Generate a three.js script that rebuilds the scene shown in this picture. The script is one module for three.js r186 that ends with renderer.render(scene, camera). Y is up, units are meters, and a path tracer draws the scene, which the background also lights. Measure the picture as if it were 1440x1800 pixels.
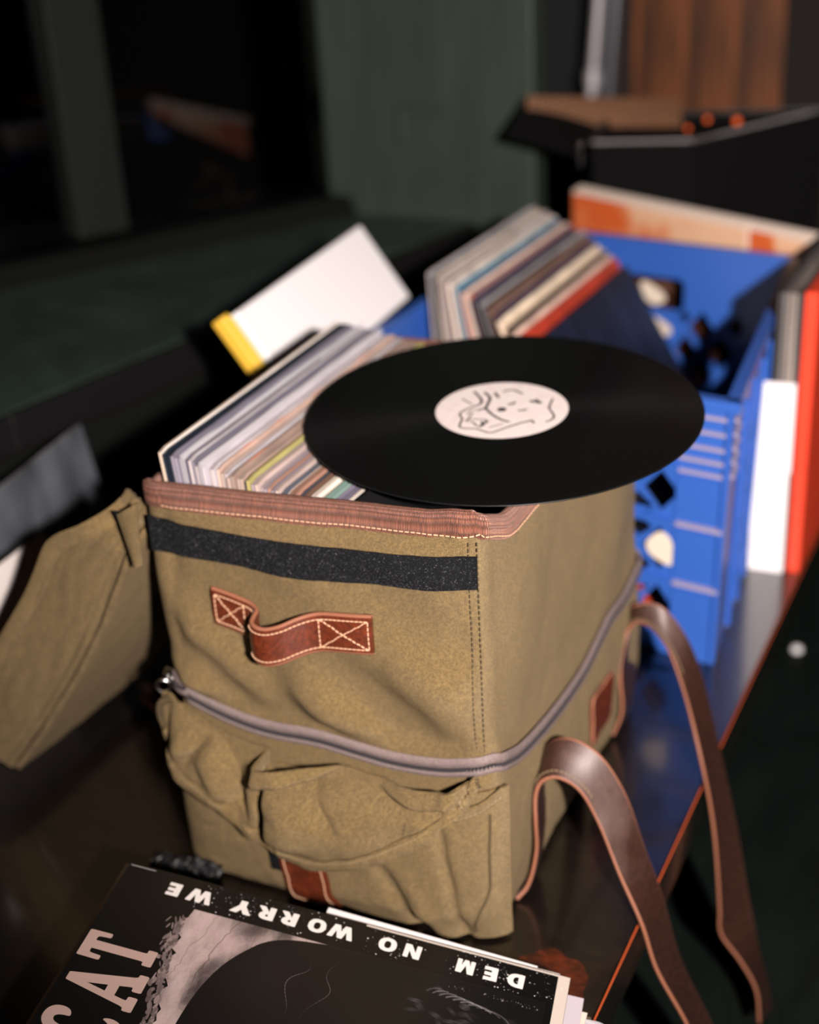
import * as THREE from 'three';
import { mergeGeometries, mergeVertices } from 'three/addons/utils/BufferGeometryUtils.js';
import { RoundedBoxGeometry } from 'three/addons/geometries/RoundedBoxGeometry.js';
import { ImprovedNoise } from 'three/addons/math/ImprovedNoise.js';

// ---------------------------------------------------------------- camera, light, exposure
// World frame: table top is y = 0, x runs along the bag's front, z points from the bag to the viewer's side.
const scene = new THREE.Scene();
const camera = new THREE.PerspectiveCamera(40.6, 0.8, 0.05, 20);
const EYE = new THREE.Vector3(0.4521, 0.7259, 0.8979), FWD = new THREE.Vector3(-0.4118, -0.4254, -0.8059);
camera.up.set(-0.1404, 0.9034, -0.4052);
camera.position.copy(EYE);
camera.lookAt(EYE.clone().add(FWD));
camera.focus = 0.86;
camera.userData.fStop = 3.1;
scene.background = new THREE.Color(0.0012, 0.0014, 0.0012);
const RIGHT = new THREE.Vector3(0.9004, -0.0537, -0.4317);
// the photographer's flash, a little to the right of the lens
const flash = new THREE.SpotLight(new THREE.Color(1.0, 0.90, 0.86), 23.5, 0, 0.62, 1.0, 2);
flash.name = 'flash';
flash.position.copy(EYE).addScaledVector(FWD, -0.42).addScaledVector(RIGHT, 0.25);
flash.target.position.set(0.07, 0.31, -0.36);
flash.castShadow = true; flash.shadow.mapSize.set(2048, 2048); flash.shadow.radius = 1.1; flash.shadow.bias = -0.0005;
scene.add(flash, flash.target);
const EXPOSURE = 1.0;

// ---------------------------------------------------------------- helpers
let seed = 20417;
const rnd = () => { seed = (seed + 0x6D2B79F5) | 0; let t = Math.imul(seed ^ (seed >>> 15), 1 | seed); t ^= t + Math.imul(t ^ (t >>> 7), 61 | t); return ((t ^ (t >>> 14)) >>> 0) / 4294967296; };
const rr = (a, b) => a + (b - a) * rnd();
const perlin = new ImprovedNoise();
const ns = (x, y, z = 0) => perlin.noise(x, y, z);
const fbm = (x, y, z = 0) => ns(x, y, z) + 0.5 * ns(2 * x, 2 * y, z + 5) + 0.25 * ns(4 * x, 4 * y, z + 9);
const clamp = (v, a = 0, b = 1) => Math.min(b, Math.max(a, v));
const lerp = (a, b, t) => a + (b - a) * t;
const smooth = (a, b, x) => { const t = clamp((x - a) / (b - a)); return t * t * (3 - 2 * t); };
const gauss = (x) => Math.exp(-x * x);
function curve1(pts) {                                   // piecewise-smooth y(x) through sorted points
  return (x) => {
    if (x <= pts[0][0]) return pts[0][1];
    for (let i = 1; i < pts.length; i++) if (x <= pts[i][0]) {
      const [x0, y0] = pts[i - 1], [x1, y1] = pts[i], p = pts[i - 2] ?? [2 * x0 - x1, 2 * y0 - y1], n = pts[i + 1] ?? [2 * x1 - x0, 2 * y1 - y0];
      const t = (x - x0) / (x1 - x0), m0 = (y1 - p[1]) / (x1 - p[0]) * (x1 - x0), m1 = (n[1] - y0) / (n[0] - x0) * (x1 - x0), t2 = t * t, t3 = t2 * t;
      return (2 * t3 - 3 * t2 + 1) * y0 + (t3 - 2 * t2 + t) * m0 + (-2 * t3 + 3 * t2) * y1 + (t3 - t2) * m1;
    }
    return pts[pts.length - 1][1];
  };
}
const counts = {};
function numbered(name) { const n = counts[name] = (counts[name] ?? -1) + 1; return n ? name + '_' + String(n).padStart(3, '0') : name; }
function tag(o, label, category, group) { Object.assign(o.userData, { label, category }); if (group) o.userData.group = group; return o; }
function thing(name, label, category, group, pos = [0, 0, 0], turn = 0) {
  const o = new THREE.Group(); o.name = numbered(name); o.position.set(...pos); o.rotation.y = turn; scene.add(o);
  return tag(o, label, category, group);
}
function mesh(name, geo, material, parent, extra) {
  const g = Array.isArray(geo) ? merge(geo) : geo;
  const m = new THREE.Mesh(g, material); m.castShadow = m.receiveShadow = true;
  m.name = parent === scene ? numbered(name) : name;
  parent.add(m); if (extra) Object.assign(m.userData, extra);
  return m;
}
function merge(list) { return mergeGeometries(list.map((g) => { const h = g.index ? g.toNonIndexed() : g; if (!h.attributes.normal) h.computeVertexNormals(); for (const k of Object.keys(h.attributes)) if (!['position', 'normal', 'uv', 'color'].includes(k)) h.deleteAttribute(k); return h; })); }
const V = (x, y, z) => new THREE.Vector3(x, y, z);
function box(w, h, d, x = 0, y = 0, z = 0, r = 0) {
  const g = r ? new RoundedBoxGeometry(w, h, d, 2, r) : new THREE.BoxGeometry(w, h, d); g.translate(x, y, z); return g;
}
// a sheet of cloth or leather: fn(u, v) -> point; gets real thickness behind its face
function sheet(nu, nv, fn, thick, uvfn, closeU = false) {
  const P = [], N = [];
  for (let j = 0; j <= nv; j++) for (let i = 0; i <= nu; i++) P.push(fn(i / nu, j / nv));
  const at = (i, j) => P[j * (nu + 1) + i];
  for (let j = 0; j <= nv; j++) for (let i = 0; i <= nu; i++) {
    const i0 = closeU && i === 0 ? nu - 1 : Math.max(0, i - 1), i1 = closeU && i === nu ? 1 : Math.min(nu, i + 1);
    const du = at(i1, j).clone().sub(at(i0, j)), dv = at(i, Math.min(nv, j + 1)).clone().sub(at(i, Math.max(0, j - 1)));
    N.push(du.cross(dv).normalize());
  }
  const pos = [], nor = [], uv = [], idx = [];
  const put = (p, n, u, v) => { pos.push(p.x, p.y, p.z); nor.push(n.x, n.y, n.z); const [a, b] = uvfn ? uvfn(u, v, p) : [u, v]; uv.push(a, b); return pos.length / 3 - 1; };
  for (const side of thick ? [0, 1] : [0]) {
    const s = pos.length / 3;
    P.forEach((p, k) => { const u = (k % (nu + 1)) / nu, v = Math.floor(k / (nu + 1)) / nv; side ? put(p.clone().addScaledVector(N[k], -thick), N[k].clone().negate(), u, v) : put(p, N[k], u, v); });
    for (let j = 0; j < nv; j++) for (let i = 0; i < nu; i++) {
      const a = s + j * (nu + 1) + i, b = a + 1, c = a + nu + 1, d = c + 1;
      side ? idx.push(a, d, b, a, c, d) : idx.push(a, b, d, a, d, c);
    }
  }
  if (thick) {
    const rim = [];
    if (!closeU) { rim.push([...Array(nv + 1).keys()].map((j) => [0, nv - j])); rim.push([...Array(nv + 1).keys()].map((j) => [nu, j])); }
    rim.push([...Array(nu + 1).keys()].map((i) => [i, 0])); rim.push([...Array(nu + 1).keys()].map((i) => [nu - i, nv]));
    for (const line of rim) {
      const ids = line.map(([i, j], k) => {
        const q = j * (nu + 1) + i, [a, b] = line[Math.max(0, k - 1)], [c, d] = line[Math.min(line.length - 1, k + 1)];
        const n = at(c, d).clone().sub(at(a, b)).cross(N[q]).normalize();
        return [put(P[q], n, i / nu, j / nv), put(P[q].clone().addScaledVector(N[q], -thick), n, i / nu, j / nv)];
      });
      for (let k = 0; k + 1 < ids.length; k++) idx.push(ids[k][0], ids[k][1], ids[k + 1][1], ids[k][0], ids[k + 1][1], ids[k + 1][0]);
    }
  }
  const g = new THREE.BufferGeometry();
  g.setAttribute('position', new THREE.Float32BufferAttribute(pos, 3)); g.setAttribute('normal', new THREE.Float32BufferAttribute(nor, 3)); g.setAttribute('uv', new THREE.Float32BufferAttribute(uv, 2)); g.setIndex(idx);
  return g;
}
function tube(pts, r, seg = 40, rad = 8, closed = false) { return new THREE.TubeGeometry(new THREE.CatmullRomCurve3(pts.map((p) => p.isVector3 ? p : V(...p)), closed), seg, r, rad, closed); }
// a leather strap: near edge and far edge as point lists -> [faces, two cut edges]
function strap(near, far, thick, n = 90) {
  const a = new THREE.CatmullRomCurve3(near.map((p) => V(...p))).getSpacedPoints(n), b = new THREE.CatmullRomCurve3(far.map((p) => V(...p))).getSpacedPoints(n);
  const mid = a.map((p, i) => p.clone().add(b[i]).multiplyScalar(0.5));
  const nor = a.map((p, i) => { const t = mid[Math.min(n, i + 1)].clone().sub(mid[Math.max(0, i - 1)]); return b[i].clone().sub(p).cross(t).normalize(); });
  const row = (u, i) => a[i].clone().lerp(b[i], u).addScaledVector(nor[i], Math.sin(u * Math.PI) * 0.0006);
  const face = sheet(8, n, (u, v) => row(u, Math.round(v * n)), thick, (u, v) => [u * 0.045, v * 0.6]);
  const edge = (side) => tube([...Array(46).keys()].map((k) => { const i = Math.round(k / 45 * n); return row(side, i).addScaledVector(nor[i], -thick / 2); }), thick * 0.47, 90, 6);
  return { face, edges: [edge(0), edge(1)], mid, nor, at: row, n };
}
// thread stitches: short slivers along a list of points
const stitchProto = new THREE.CapsuleGeometry(0.00050, 0.0019, 2, 5); stitchProto.rotateX(Math.PI / 2);
function stitches(pts, pitch = 0.0036, long = 1) {
  const out = [], c = new THREE.CatmullRomCurve3(pts.map((p) => p.isVector3 ? p : V(...p)), false, 'centripetal'), L = c.getLength(), n = Math.max(1, Math.round(L / pitch));
  c.arcLengthDivisions = 400; c.updateArcLengths();
  for (let i = 0; i < n; i++) {
    const t = (i + 0.5) / n, p = c.getPointAt(t), d = c.getTangentAt(t), g = stitchProto.clone();
    const m = new THREE.Matrix4().compose(p, new THREE.Quaternion().setFromUnitVectors(V(0, 0, 1), d), V(1, 1, long)); g.applyMatrix4(m); out.push(g);
  }
  return out;
}
function tex(size, fill, srgb = true, rep = [1, 1]) {
  const w = Array.isArray(size) ? size[0] : size, h = Array.isArray(size) ? size[1] : size, d = new Uint8Array(w * h * 4);
  for (let y = 0; y < h; y++) for (let x = 0; x < w; x++) { const c = fill(x, y), o = (y * w + x) * 4; d[o] = clamp(c[0], 0, 255); d[o + 1] = clamp(c[1], 0, 255); d[o + 2] = clamp(c[2], 0, 255); d[o + 3] = 255; }
  const t = new THREE.DataTexture(d, w, h, THREE.RGBAFormat); t.wrapS = t.wrapT = THREE.RepeatWrapping; t.magFilter = THREE.LinearFilter; t.minFilter = THREE.LinearMipmapLinearFilter; t.generateMipmaps = true;
  if (srgb) t.colorSpace = THREE.SRGBColorSpace; t.repeat.set(...rep); t.needsUpdate = true; return t;
}
const std = (o) => new THREE.MeshStandardMaterial(o), phy = (o) => new THREE.MeshPhysicalMaterial(o);
const rgb = (r, g, b) => new THREE.Color().setRGB(r, g, b);
const wrapN = (x, y, w, f, z) => { // periodic noise
  const a = x / w * Math.PI * 2, b = y / w * Math.PI * 2; return ns(Math.cos(a) * f + 7, Math.sin(a) * f + Math.cos(b) * f + z, Math.sin(b) * f + 3);
};

// ---------------------------------------------------------------- materials
// olive canvas: plain weave, about one thread per 0.9 mm
const WEAVE = 512, TH = 64;
const weaveH = (x, y) => {
  const a = x / WEAVE * TH, b = y / WEAVE * TH, over = (Math.floor(a) + Math.floor(b)) % 2, fa = a - Math.floor(a) - 0.5, fb = b - Math.floor(b) - 0.5;
  const warp = Math.cos(fa * Math.PI) * (0.55 + 0.45 * Math.cos(fb * Math.PI) * (over ? 1 : -1)), weft = Math.cos(fb * Math.PI) * (0.55 + 0.45 * Math.cos(fa * Math.PI) * (over ? -1 : 1));
  return Math.max(warp, weft);
};
const cellTone = [...Array(TH * TH)].map(() => rr(-1, 1)), threadTone = [...Array(TH * 2)].map(() => rr(-1, 1));
const cloth = (base, spread) => tex(WEAVE, (x, y) => {
  const a = Math.floor(x / WEAVE * TH), b = Math.floor(y / WEAVE * TH), over = (a + b) % 2, h = weaveH(x, y);
  const k = 1 + spread * (cellTone[a * TH + b] * 1.0 + (over ? threadTone[a] : threadTone[TH + b]) * 0.06 + wrapN(x, y, WEAVE, 3, 1) * 0.5) + (h - 0.75) * 0.7;
  return [base[0] * k, base[1] * k, base[2] * k];
}, true, [1 / 0.058, 1 / 0.058]);
const weaveBump = tex(WEAVE, (x, y) => { const h = weaveH(x, y) * 235; return [h, h, h]; }, false, [1 / 0.058, 1 / 0.058]);
const M = {};
M.canvas = phy({ map: cloth([132, 108, 66], 0.12), bumpMap: weaveBump, bumpScale: 0.0010, roughness: 0.72, sheen: 0.3, sheenColor: rgb(0.6, 0.5, 0.35), sheenRoughness: 0.5 });
M.binding = phy({ map: cloth([118, 73, 56], 0.14), bumpMap: weaveBump, bumpScale: 0.0008, roughness: 0.6, sheen: 0.5, sheenColor: rgb(0.8, 0.55, 0.45), sheenRoughness: 0.45 });
M.lining = std({ color: rgb(0.006, 0.006, 0.006), roughness: 0.9 });
M.tape = phy({ map: cloth([138, 120, 116], 0.08), bumpMap: weaveBump, bumpScale: 0.0005, roughness: 0.6 });
M.coil = std({ color: rgb(0.06, 0.055, 0.06), roughness: 0.35, metalness: 0.3 });
M.thread = std({ color: rgb(0.24, 0.17, 0.085), roughness: 0.7 });
M.threadTan = std({ color: rgb(0.62, 0.36, 0.22), roughness: 0.6 });
M.threadOlive = std({ color: rgb(0.075, 0.05, 0.025), roughness: 0.8 });
const leatherBump = tex(512, (x, y) => { const c = 128 + 70 * wrapN(x, y, 512, 14, 2) + 55 * wrapN(x, y, 512, 30, 8) + rr(-12, 12); return [c, c, c]; }, false, [1 / 0.06, 1 / 0.06]);
const leatherMap = (base) => tex(512, (x, y) => { const k = 1 + 0.28 * wrapN(x, y, 512, 4, 4) + 0.18 * wrapN(x, y, 512, 12, 6); return base.map((v) => v * k); }, true, [1 / 0.09, 1 / 0.09]);
M.leather = phy({ map: leatherMap([88, 37, 19]), bumpMap: leatherBump, bumpScale: 0.0004, roughness: 0.38, clearcoat: 0.25, clearcoatRoughness: 0.3 });
M.strap = phy({ map: leatherMap([52, 31, 24]), bumpMap: leatherBump, bumpScale: 0.0004, roughness: 0.4, specularColor: rgb(1, 0.72, 0.64), clearcoat: 0.5, clearcoatRoughness: 0.42 });
M.rawEdge = std({ color: rgb(0.24, 0.088, 0.045), roughness: 0.65 });
M.hook = phy({ color: rgb(0.0035, 0.0038, 0.0045), roughness: 0.95, specularIntensity: 0.35 });
M.fuzz = std({ color: rgb(0.035, 0.037, 0.042), roughness: 0.3 });
M.silver = std({ color: rgb(0.75, 0.73, 0.7), roughness: 0.18, metalness: 1 });
M.vinyl = phy({ color: rgb(0.0035, 0.0035, 0.0035), roughness: 0.3, anisotropy: 0.75, specularIntensity: 0.8 });
M.white = std({ color: rgb(0.88, 0.84, 0.83), roughness: 0.6 });
M.crate = phy({ color: rgb(0.028, 0.102, 0.41), roughness: 0.38, clearcoat: 0.3, clearcoatRoughness: 0.4 });
M.ribHighlight = std({ color: rgb(0.30, 0.26, 0.36), roughness: 0.6 });  // lavender paints the highlight along the ribs into their colour
M.film = phy({ color: rgb(0.92, 0.9, 0.92), roughness: 0.3, transmission: 0.7, thickness: 0, specularIntensity: 1 });
M.black = phy({ color: rgb(0.003, 0.003, 0.003), roughness: 0.9, specularIntensity: 0.25 });
M.blackGloss = phy({ color: rgb(0.005, 0.005, 0.006), roughness: 0.22 });
M.chrome = std({ color: rgb(0.75, 0.7, 0.72), roughness: 0.45, metalness: 0.55 });
// varnished table: dark red-brown boards
const grain = (x, y, w, h) => { const s = y / h * 90 + 6 * wrapN(x, y, w, 1.2, 2); return 0.5 + 0.5 * Math.sin(s + 3 * wrapN(x, y * 4, w, 2.4, 5)); };
M.table = phy({ map: tex([512, 512], (x, y) => { const k = 0.75 + 0.4 * grain(x, y, 512, 512) + 0.25 * wrapN(x, y, 512, 6, 9); return [16 * k, 11 * k, 7 * k]; }, true, [1 / 0.5, 1 / 0.3]), roughness: 0.3, clearcoat: 1, clearcoatRoughness: 0.13, ior: 1.7 });
M.tableLitPatch = phy({ map: tex([256, 256], (x, y) => { const k = 0.85 + 0.12 * grain(x, y, 256, 256) + 0.5 * wrapN(x, y, 256, 4, 9); return [74 * k, 30 * k, 13 * k]; }, true, [1 / 0.2, 1 / 0.12]), roughness: 0.35, clearcoat: 0.6, clearcoatRoughness: 0.2 });  // orange brown of lit wood, for the bright patch on the tabletop
const paint = (c, amt, f) => tex(256, (x, y) => { const k = 1 + amt * wrapN(x, y, 256, f, 3) + amt * 0.5 * wrapN(x, y, 256, f * 4, 7); return c.map((v) => v * k); });
M.green = phy({ map: paint([46, 59, 54], 0.22, 3), roughness: 0.5, clearcoat: 0.3, clearcoatRoughness: 0.35 });
M.greenPanel = phy({ map: paint([47, 58, 48], 0.10, 2), roughness: 0.5 });
M.darkWall = phy({ color: rgb(0.004, 0.0045, 0.004), roughness: 0.9, specularIntensity: 0.3 });
M.seat = phy({ specularIntensity: 0.4, map: paint([17, 23, 20], 0.25, 5), roughness: 0.5 });
M.frame = phy({ color: rgb(0.0045, 0.0068, 0.0058), roughness: 0.6, specularIntensity: 0.5 });
M.edgeBlack = phy({ color: rgb(0.006, 0.006, 0.006), roughness: 0.5, specularIntensity: 0.6 });
M.glass = phy({ color: rgb(1, 1, 1), roughness: 0.02, transmission: 1, thickness: 0, ior: 1.52 });

// ---------------------------------------------------------------- the setting
const st = (name, geo, m, parent = scene) => mesh(name, geo, m, parent, parent === scene ? { kind: 'structure' } : undefined);
st('floor', box(7, 0.1, 7, 0, -0.77, 0), M.darkWall);
st('ceiling', box(7, 0.1, 7, 0, 2.05, 0), M.darkWall);
st('wall_back', box(7, 2.8, 0.1, 0, 0.65, -3.45), M.darkWall);
st('wall_front', box(7, 2.8, 0.1, 0, 0.65, 3.45), M.darkWall);
st('wall_left', box(0.1, 2.8, 7, -3.45, 0.65, 0), M.darkWall);
st('wall_right', box(0.1, 2.8, 7, 3.45, 0.65, 0), M.darkWall);

// window wall on the left with its deep green ledge. It runs from P (near) to Q (far).
const PX = -0.88, PZ = -0.52, WD = V(0.53, 0, -1).normalize(); // direction away from the viewer
const wallAngle = Math.atan2(-WD.z, WD.x) - Math.PI / 2;            // turns -z to WD
const alongWall = (s, y, out) => V(PX + WD.x * s + WD.z * -out, y, PZ + WD.z * s + WD.x * out); // out > 0 into the room
{
  const g = new THREE.Group(); g.name = 'window_1'; g.userData.kind = 'structure'; scene.add(g);
  g.position.set(PX, 0, PZ); g.rotation.y = wallAngle;               // local -z = along the wall, +x = into the room
  mesh('window_sill_wall', box(0.06, 0.97, 2.7, -0.03, -0.255, 0.5), M.darkWall, g);
  mesh('window_rail', box(0.05, 0.024, 2.7, -0.03, 0.236, 0.5, 0.004), M.darkWall, g);
  for (const [z, w] of [[-0.80, 0.05], [-0.165, 0.08], [0.32, 0.08], [1.2, 0.08]]) mesh('mullion', box(0.045, 0.9, w, -0.03, 0.715, z, 0.004), M.frame, g);
  mesh('window_head', box(0.07, 0.9, 2.7, -0.03, 1.6, 0.5), M.darkWall, g);
  mesh('pane', new THREE.PlaneGeometry(2.7, 0.9).rotateY(Math.PI / 2).translate(-0.035, 0.71, 0.5), M.glass, g);
}
{ // ledge: a thick painted slab, a little wider towards the viewer
  const s = new THREE.Shape();
  const pts = [[-0.632, 0.30], [-0.559, -0.14], [-0.509, -0.438], [-0.408, -1.04], [-0.653, -1.04], [-0.88, -0.52], [-1.24, 0.30]];
  pts.forEach(([x, z], i) => i ? s.lineTo(x, -z) : s.moveTo(x, -z));
  const g = new THREE.ExtrudeGeometry(s, { depth: 0.03, bevelEnabled: true, bevelSize: 0.006, bevelThickness: 0.006, bevelSegments: 3 }); g.rotateX(-Math.PI / 2); g.translate(0, 0.184, 0);
  const led = new THREE.Group(); led.name = 'trim_1'; led.userData.kind = 'structure'; scene.add(led);
  mesh('ledge_slab', g, M.green, led);
  const front = [[-0.640, 0.30], [-0.562, -0.14], [-0.512, -0.438], [-0.411, -1.038]];
  for (let i = 0; i < 3; i++) { const [x0, z0] = front[i], [x1, z1] = front[i + 1], L = Math.hypot(x1 - x0, z1 - z0), e = box(0.016, 0.044, L + 0.004, 0, 0, 0, 0.005); e.rotateY(Math.atan2(x0 - x1, z0 - z1)); e.translate((x0 + x1) / 2 + 0.012, 0.1965, (z0 + z1) / 2); mesh('edge_strip', e, M.edgeBlack, led, { label: 'black rubber edge strip' }); }
  // the recessed front below the ledge
  const f = new THREE.Shape(); [[-0.60, 0.30], [-0.53, -0.14], [-0.48, -0.438], [-0.42, -1.03], [-0.46, -1.03], [-0.54, -0.438], [-0.6, -0.14], [-0.67, 0.30]].forEach(([x, z], i) => i ? f.lineTo(x - 0.05, -z) : f.moveTo(x - 0.05, -z));
  const h = new THREE.ExtrudeGeometry(f, { depth: 0.90, bevelEnabled: false }); h.rotateX(-Math.PI / 2); h.translate(0, -0.72, 0);
  st('trim_2', h, M.darkWall);
}
{ // green painted panel closing the ledge at its far end
  const g = new THREE.Group(); g.name = 'trim_3'; g.userData.kind = 'structure'; scene.add(g); g.position.set(-0.4745, 0, -1.068);
  mesh('panel_board', box(0.353, 1.9, 0.05, 0, 0.235, 0, 0.004), M.greenPanel, g);
  mesh('ledge_hook', box(0.085, 0.012, 0.012, 0.0, 0.385, 0.031, 0.003), M.greenPanel, g);
  mesh('ledge_hook', box(0.014, 0.05, 0.012, -0.036, 0.36, 0.031, 0.003), M.greenPanel, g);
}

// ---------------------------------------------------------------- furniture
{
  const t = thing('wooden_table', 'dark varnished wooden table with orange edge under the record bag and crate', 'table');
  const s = new THREE.Shape(); [[0.222, 1.1], [0.222, -1.6], [-0.50, -1.6], [-0.50, 1.1]].forEach(([x, z], i) => i ? s.lineTo(x, -z) : s.moveTo(x, -z));
  const g = new THREE.ExtrudeGeometry(s, { depth: 0.038, bevelEnabled: true, bevelSize: 0.002, bevelThickness: 0.002, bevelSegments: 2 }); g.rotateX(-Math.PI / 2); g.translate(0, -0.040, 0);
  mesh('tabletop', g, M.table, t);
  mesh('edge_band', box(0.0015, 0.0015, 2.69, 0.2234, -0.0014, -0.25, 0.0006), std({ color: rgb(0.55, 0.09, 0.022), roughness: 0.5 }), t, { label: 'thin orange edge line' });  // thin orange strip along the right table edge
  { const s2 = new THREE.Shape(); for (let i = 0; i <= 40; i++) { const a = i / 40 * Math.PI * 2, r = 1 + 0.16 * ns(Math.cos(a) * 2.1, Math.sin(a) * 2.1, 4), x = 0.180 + Math.cos(a) * 0.032 * r, z = 0.206 + Math.sin(a) * 0.040 * r; i ? s2.lineTo(Math.min(x, 0.2225), -z) : s2.moveTo(Math.min(x, 0.2225), -z); } const w = new THREE.ExtrudeGeometry(s2, { depth: 0.0003, bevelEnabled: false }); w.rotateX(-Math.PI / 2); mesh('painted_lit_patch', w, M.tableLitPatch, t, { label: 'orange brown patch of lit wood painted on the tabletop' }); }  // patch of light on the wood, painted as colour
  for (const [x, z] of [[0.15, 1.0], [0.15, -1.5], [-0.43, 1.0], [-0.43, -1.5]]) mesh('leg', box(0.06, 0.68, 0.06, x, -0.38, z, 0.006), M.table, t);
}
{
  const t = thing('bench', 'dark green padded bench below the right table edge', 'bench', null, [0.42, -0.72, -0.25]);
  mesh('seat', box(0.84, 0.07, 2.4, 0, 0.405, 0, 0.03), M.seat, t);
  for (const z of [-1.1, 1.1]) mesh('leg', box(0.7, 0.37, 0.05, 0, 0.185, z, 0.005), M.darkWall, t);
  const s = thing('metal_stud', 'tiny stud painted white for its glint on the dark green bench', 'stud', null, [0.176, -0.28, -0.78]);
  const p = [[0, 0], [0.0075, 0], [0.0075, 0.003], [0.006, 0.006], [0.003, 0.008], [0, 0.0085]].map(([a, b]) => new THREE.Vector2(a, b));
  mesh('cap', new THREE.LatheGeometry(p, 20), std({ color: rgb(0.95, 0.93, 0.9), roughness: 0.25 }), s);  // white colour stands for the flash glinting on metal
}
// ---------------------------------------------------------------- the record bag
const HW = 0.131, HD = 0.1715, CR = 0.015, ZIP = 0.155;
const bag = thing('record_bag', 'olive canvas record bag with brown binding, open top and leather handle', 'bag');
// rounded-rectangle loop, t = 0..1 from the front left corner: front, right, back, left
const LF = 2 * HW - 2 * CR, LS = 2 * HD - 2 * CR, LC = Math.PI / 2 * CR, LOOP = 2 * LF + 2 * LS + 4 * LC;
function loop(t) {
  let s = ((t % 1) + 1) % 1 * LOOP;
  const arc = (cx, cz, a0, s) => { const a = a0 - s / CR; return { x: cx + CR * Math.cos(a), z: cz + CR * Math.sin(a), nx: Math.cos(a), nz: Math.sin(a) }; };
  if (s < LF) return { x: -HW + CR + s, z: HD, nx: 0, nz: 1, side: 0 }; s -= LF;
  if (s < LC) return { ...arc(HW - CR, HD - CR, Math.PI / 2, s), side: 0.5 }; s -= LC;
  if (s < LS) return { x: HW, z: HD - CR - s, nx: 1, nz: 0, side: 1 }; s -= LS;
  if (s < LC) return { ...arc(HW - CR, -HD + CR, 0, s), side: 1.5 }; s -= LC;
  if (s < LF) return { x: HW - CR - s, z: -HD, nx: 0, nz: -1, side: 2 }; s -= LF;
  if (s < LC) return { ...arc(-HW + CR, -HD + CR, -Math.PI / 2, s), side: 2.5 }; s -= LC;
  if (s < LS) return { x: -HW, z: -HD + CR + s, nx: -1, nz: 0, side: 3 }; s -= LS;
  return { ...arc(-HW + CR, HD - CR, Math.PI, s), side: 3.5 };
}
const rimFront = curve1([[-0.131, 0.332], [-0.06, 0.3345], [0.007, 0.337], [0.07, 0.3415], [0.11, 0.344], [0.131, 0.346]]);
const rimRight = curve1([[-0.1715, 0.336], [-0.05, 0.333], [0.08, 0.3295], [0.13, 0.3295], [0.155, 0.339], [0.1715, 0.346]]);
function rimY(q) {
  if (q.nz > 0.3 && q.nx <= 0.75 || q.side === 0) return rimFront(q.x);
  if (q.nx > 0.5) return rimRight(q.z);
  if (q.nx < -0.5) return lerp(0.333, 0.326, (q.z + HD) / (2 * HD));
  return lerp(0.335, 0.338, (q.x + HW) / (2 * HW));
}
// folds pressed into the front: from, to, width, depth (negative = valley)
const FOLDS = [
  [-0.10, 0.262, -0.005, 0.158, 0.014, -0.0058], [-0.118, 0.238, -0.022, 0.160, 0.012, 0.0050], [-0.112, 0.213, -0.055, 0.160, 0.010, -0.0045],
  [-0.125, 0.185, -0.075, 0.158, 0.010, 0.0035], [0.0, 0.218, 0.10, 0.160, 0.012, -0.0042], [-0.035, 0.21, 0.055, 0.150, 0.011, 0.0045], [0.03, 0.286, 0.125, 0.245, 0.012, -0.0022],
  [-0.10, 0.292, -0.02, 0.262, 0.010, -0.0025], [0.06, 0.235, 0.125, 0.195, 0.013, 0.0022], [-0.09, 0.322, 0.10, 0.333, 0.006, -0.0015],
];
function foldAt(x, y) {
  let d = 0;
  for (const [x0, y0, x1, y1, w, a] of FOLDS) {
    const vx = x1 - x0, vy = y1 - y0, t = clamp(((x - x0) * vx + (y - y0) * vy) / (vx * vx + vy * vy)), px = x0 + vx * t - x, py = y0 + vy * t - y;
    d += 3.9 * a * gauss(Math.hypot(px, py) / (w * 2.0)) * (0.35 + 0.65 * Math.sin(Math.PI * clamp(t, 0.02, 0.98)));
  }
  return d < 0 ? -0.0115 * Math.tanh(-d / 0.0115) : d;
}
const flat = (x, a, e) => 1 - smooth(a - e, a, Math.abs(x));
const frontOff = (x, y) => foldAt(x, y) * flat(x, 0.131, 0.02) + (0.0035 * Math.sin(Math.PI * clamp((y - ZIP) / 0.17)) * flat(x, 0.125, 0.06)) + 0.0095 * smooth(ZIP, 0.19, y) * flat(x, 0.131, 0.035) * smooth(0.338, 0.300, y);
function bulge(q, y) {                                     // how far the canvas stands out from the plain box
  const up = Math.sin(Math.PI * clamp((y - ZIP) / 0.17)), front = Math.max(0, q.nz), right = Math.max(0, q.nx), left = Math.max(0, -q.nx), back = Math.max(0, -q.nz);
  let d = front * (frontOff(q.x, y) + 0.0012 * fbm(q.x * 22, y * 22, 3));
  d += right * ((0.006 * up - 0.004 * gauss((q.z - 0.03) / 0.05) * gauss((y - 0.25) / 0.05) + 0.0035 * gauss((q.z + 0.09) / 0.03)) * flat(q.z, 0.165, 0.05) + 0.0018 * fbm(q.z * 14, y * 12, 8));
  d += left * (0.003 * up + 0.028 * smooth(0.06, 0.33, y) * (0.22 + 0.78 * smooth(0.172, -0.10, q.z))) + back * 0.002 * up;
  return d;
}
const lowBulge = (q, y) => {
  const b = Math.sin(Math.PI * clamp(y / 0.155)), r = y < 0.014 ? -(0.014 - Math.sqrt(Math.max(0, 0.014 ** 2 - (0.014 - y) ** 2))) : 0;
  return r + b * (0.004 * Math.max(0, q.nz) + 0.005 * Math.max(0, q.nx) + 0.002) + Math.max(0, q.nx) * 0.002 * fbm(q.z * 16, y * 16, 2);
};
const onLoop = (t, y, off, fn) => { const q = loop(t), d = off + fn(q, y); return V(q.x + q.nx * d, y, q.z + q.nz * d); };
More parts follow.
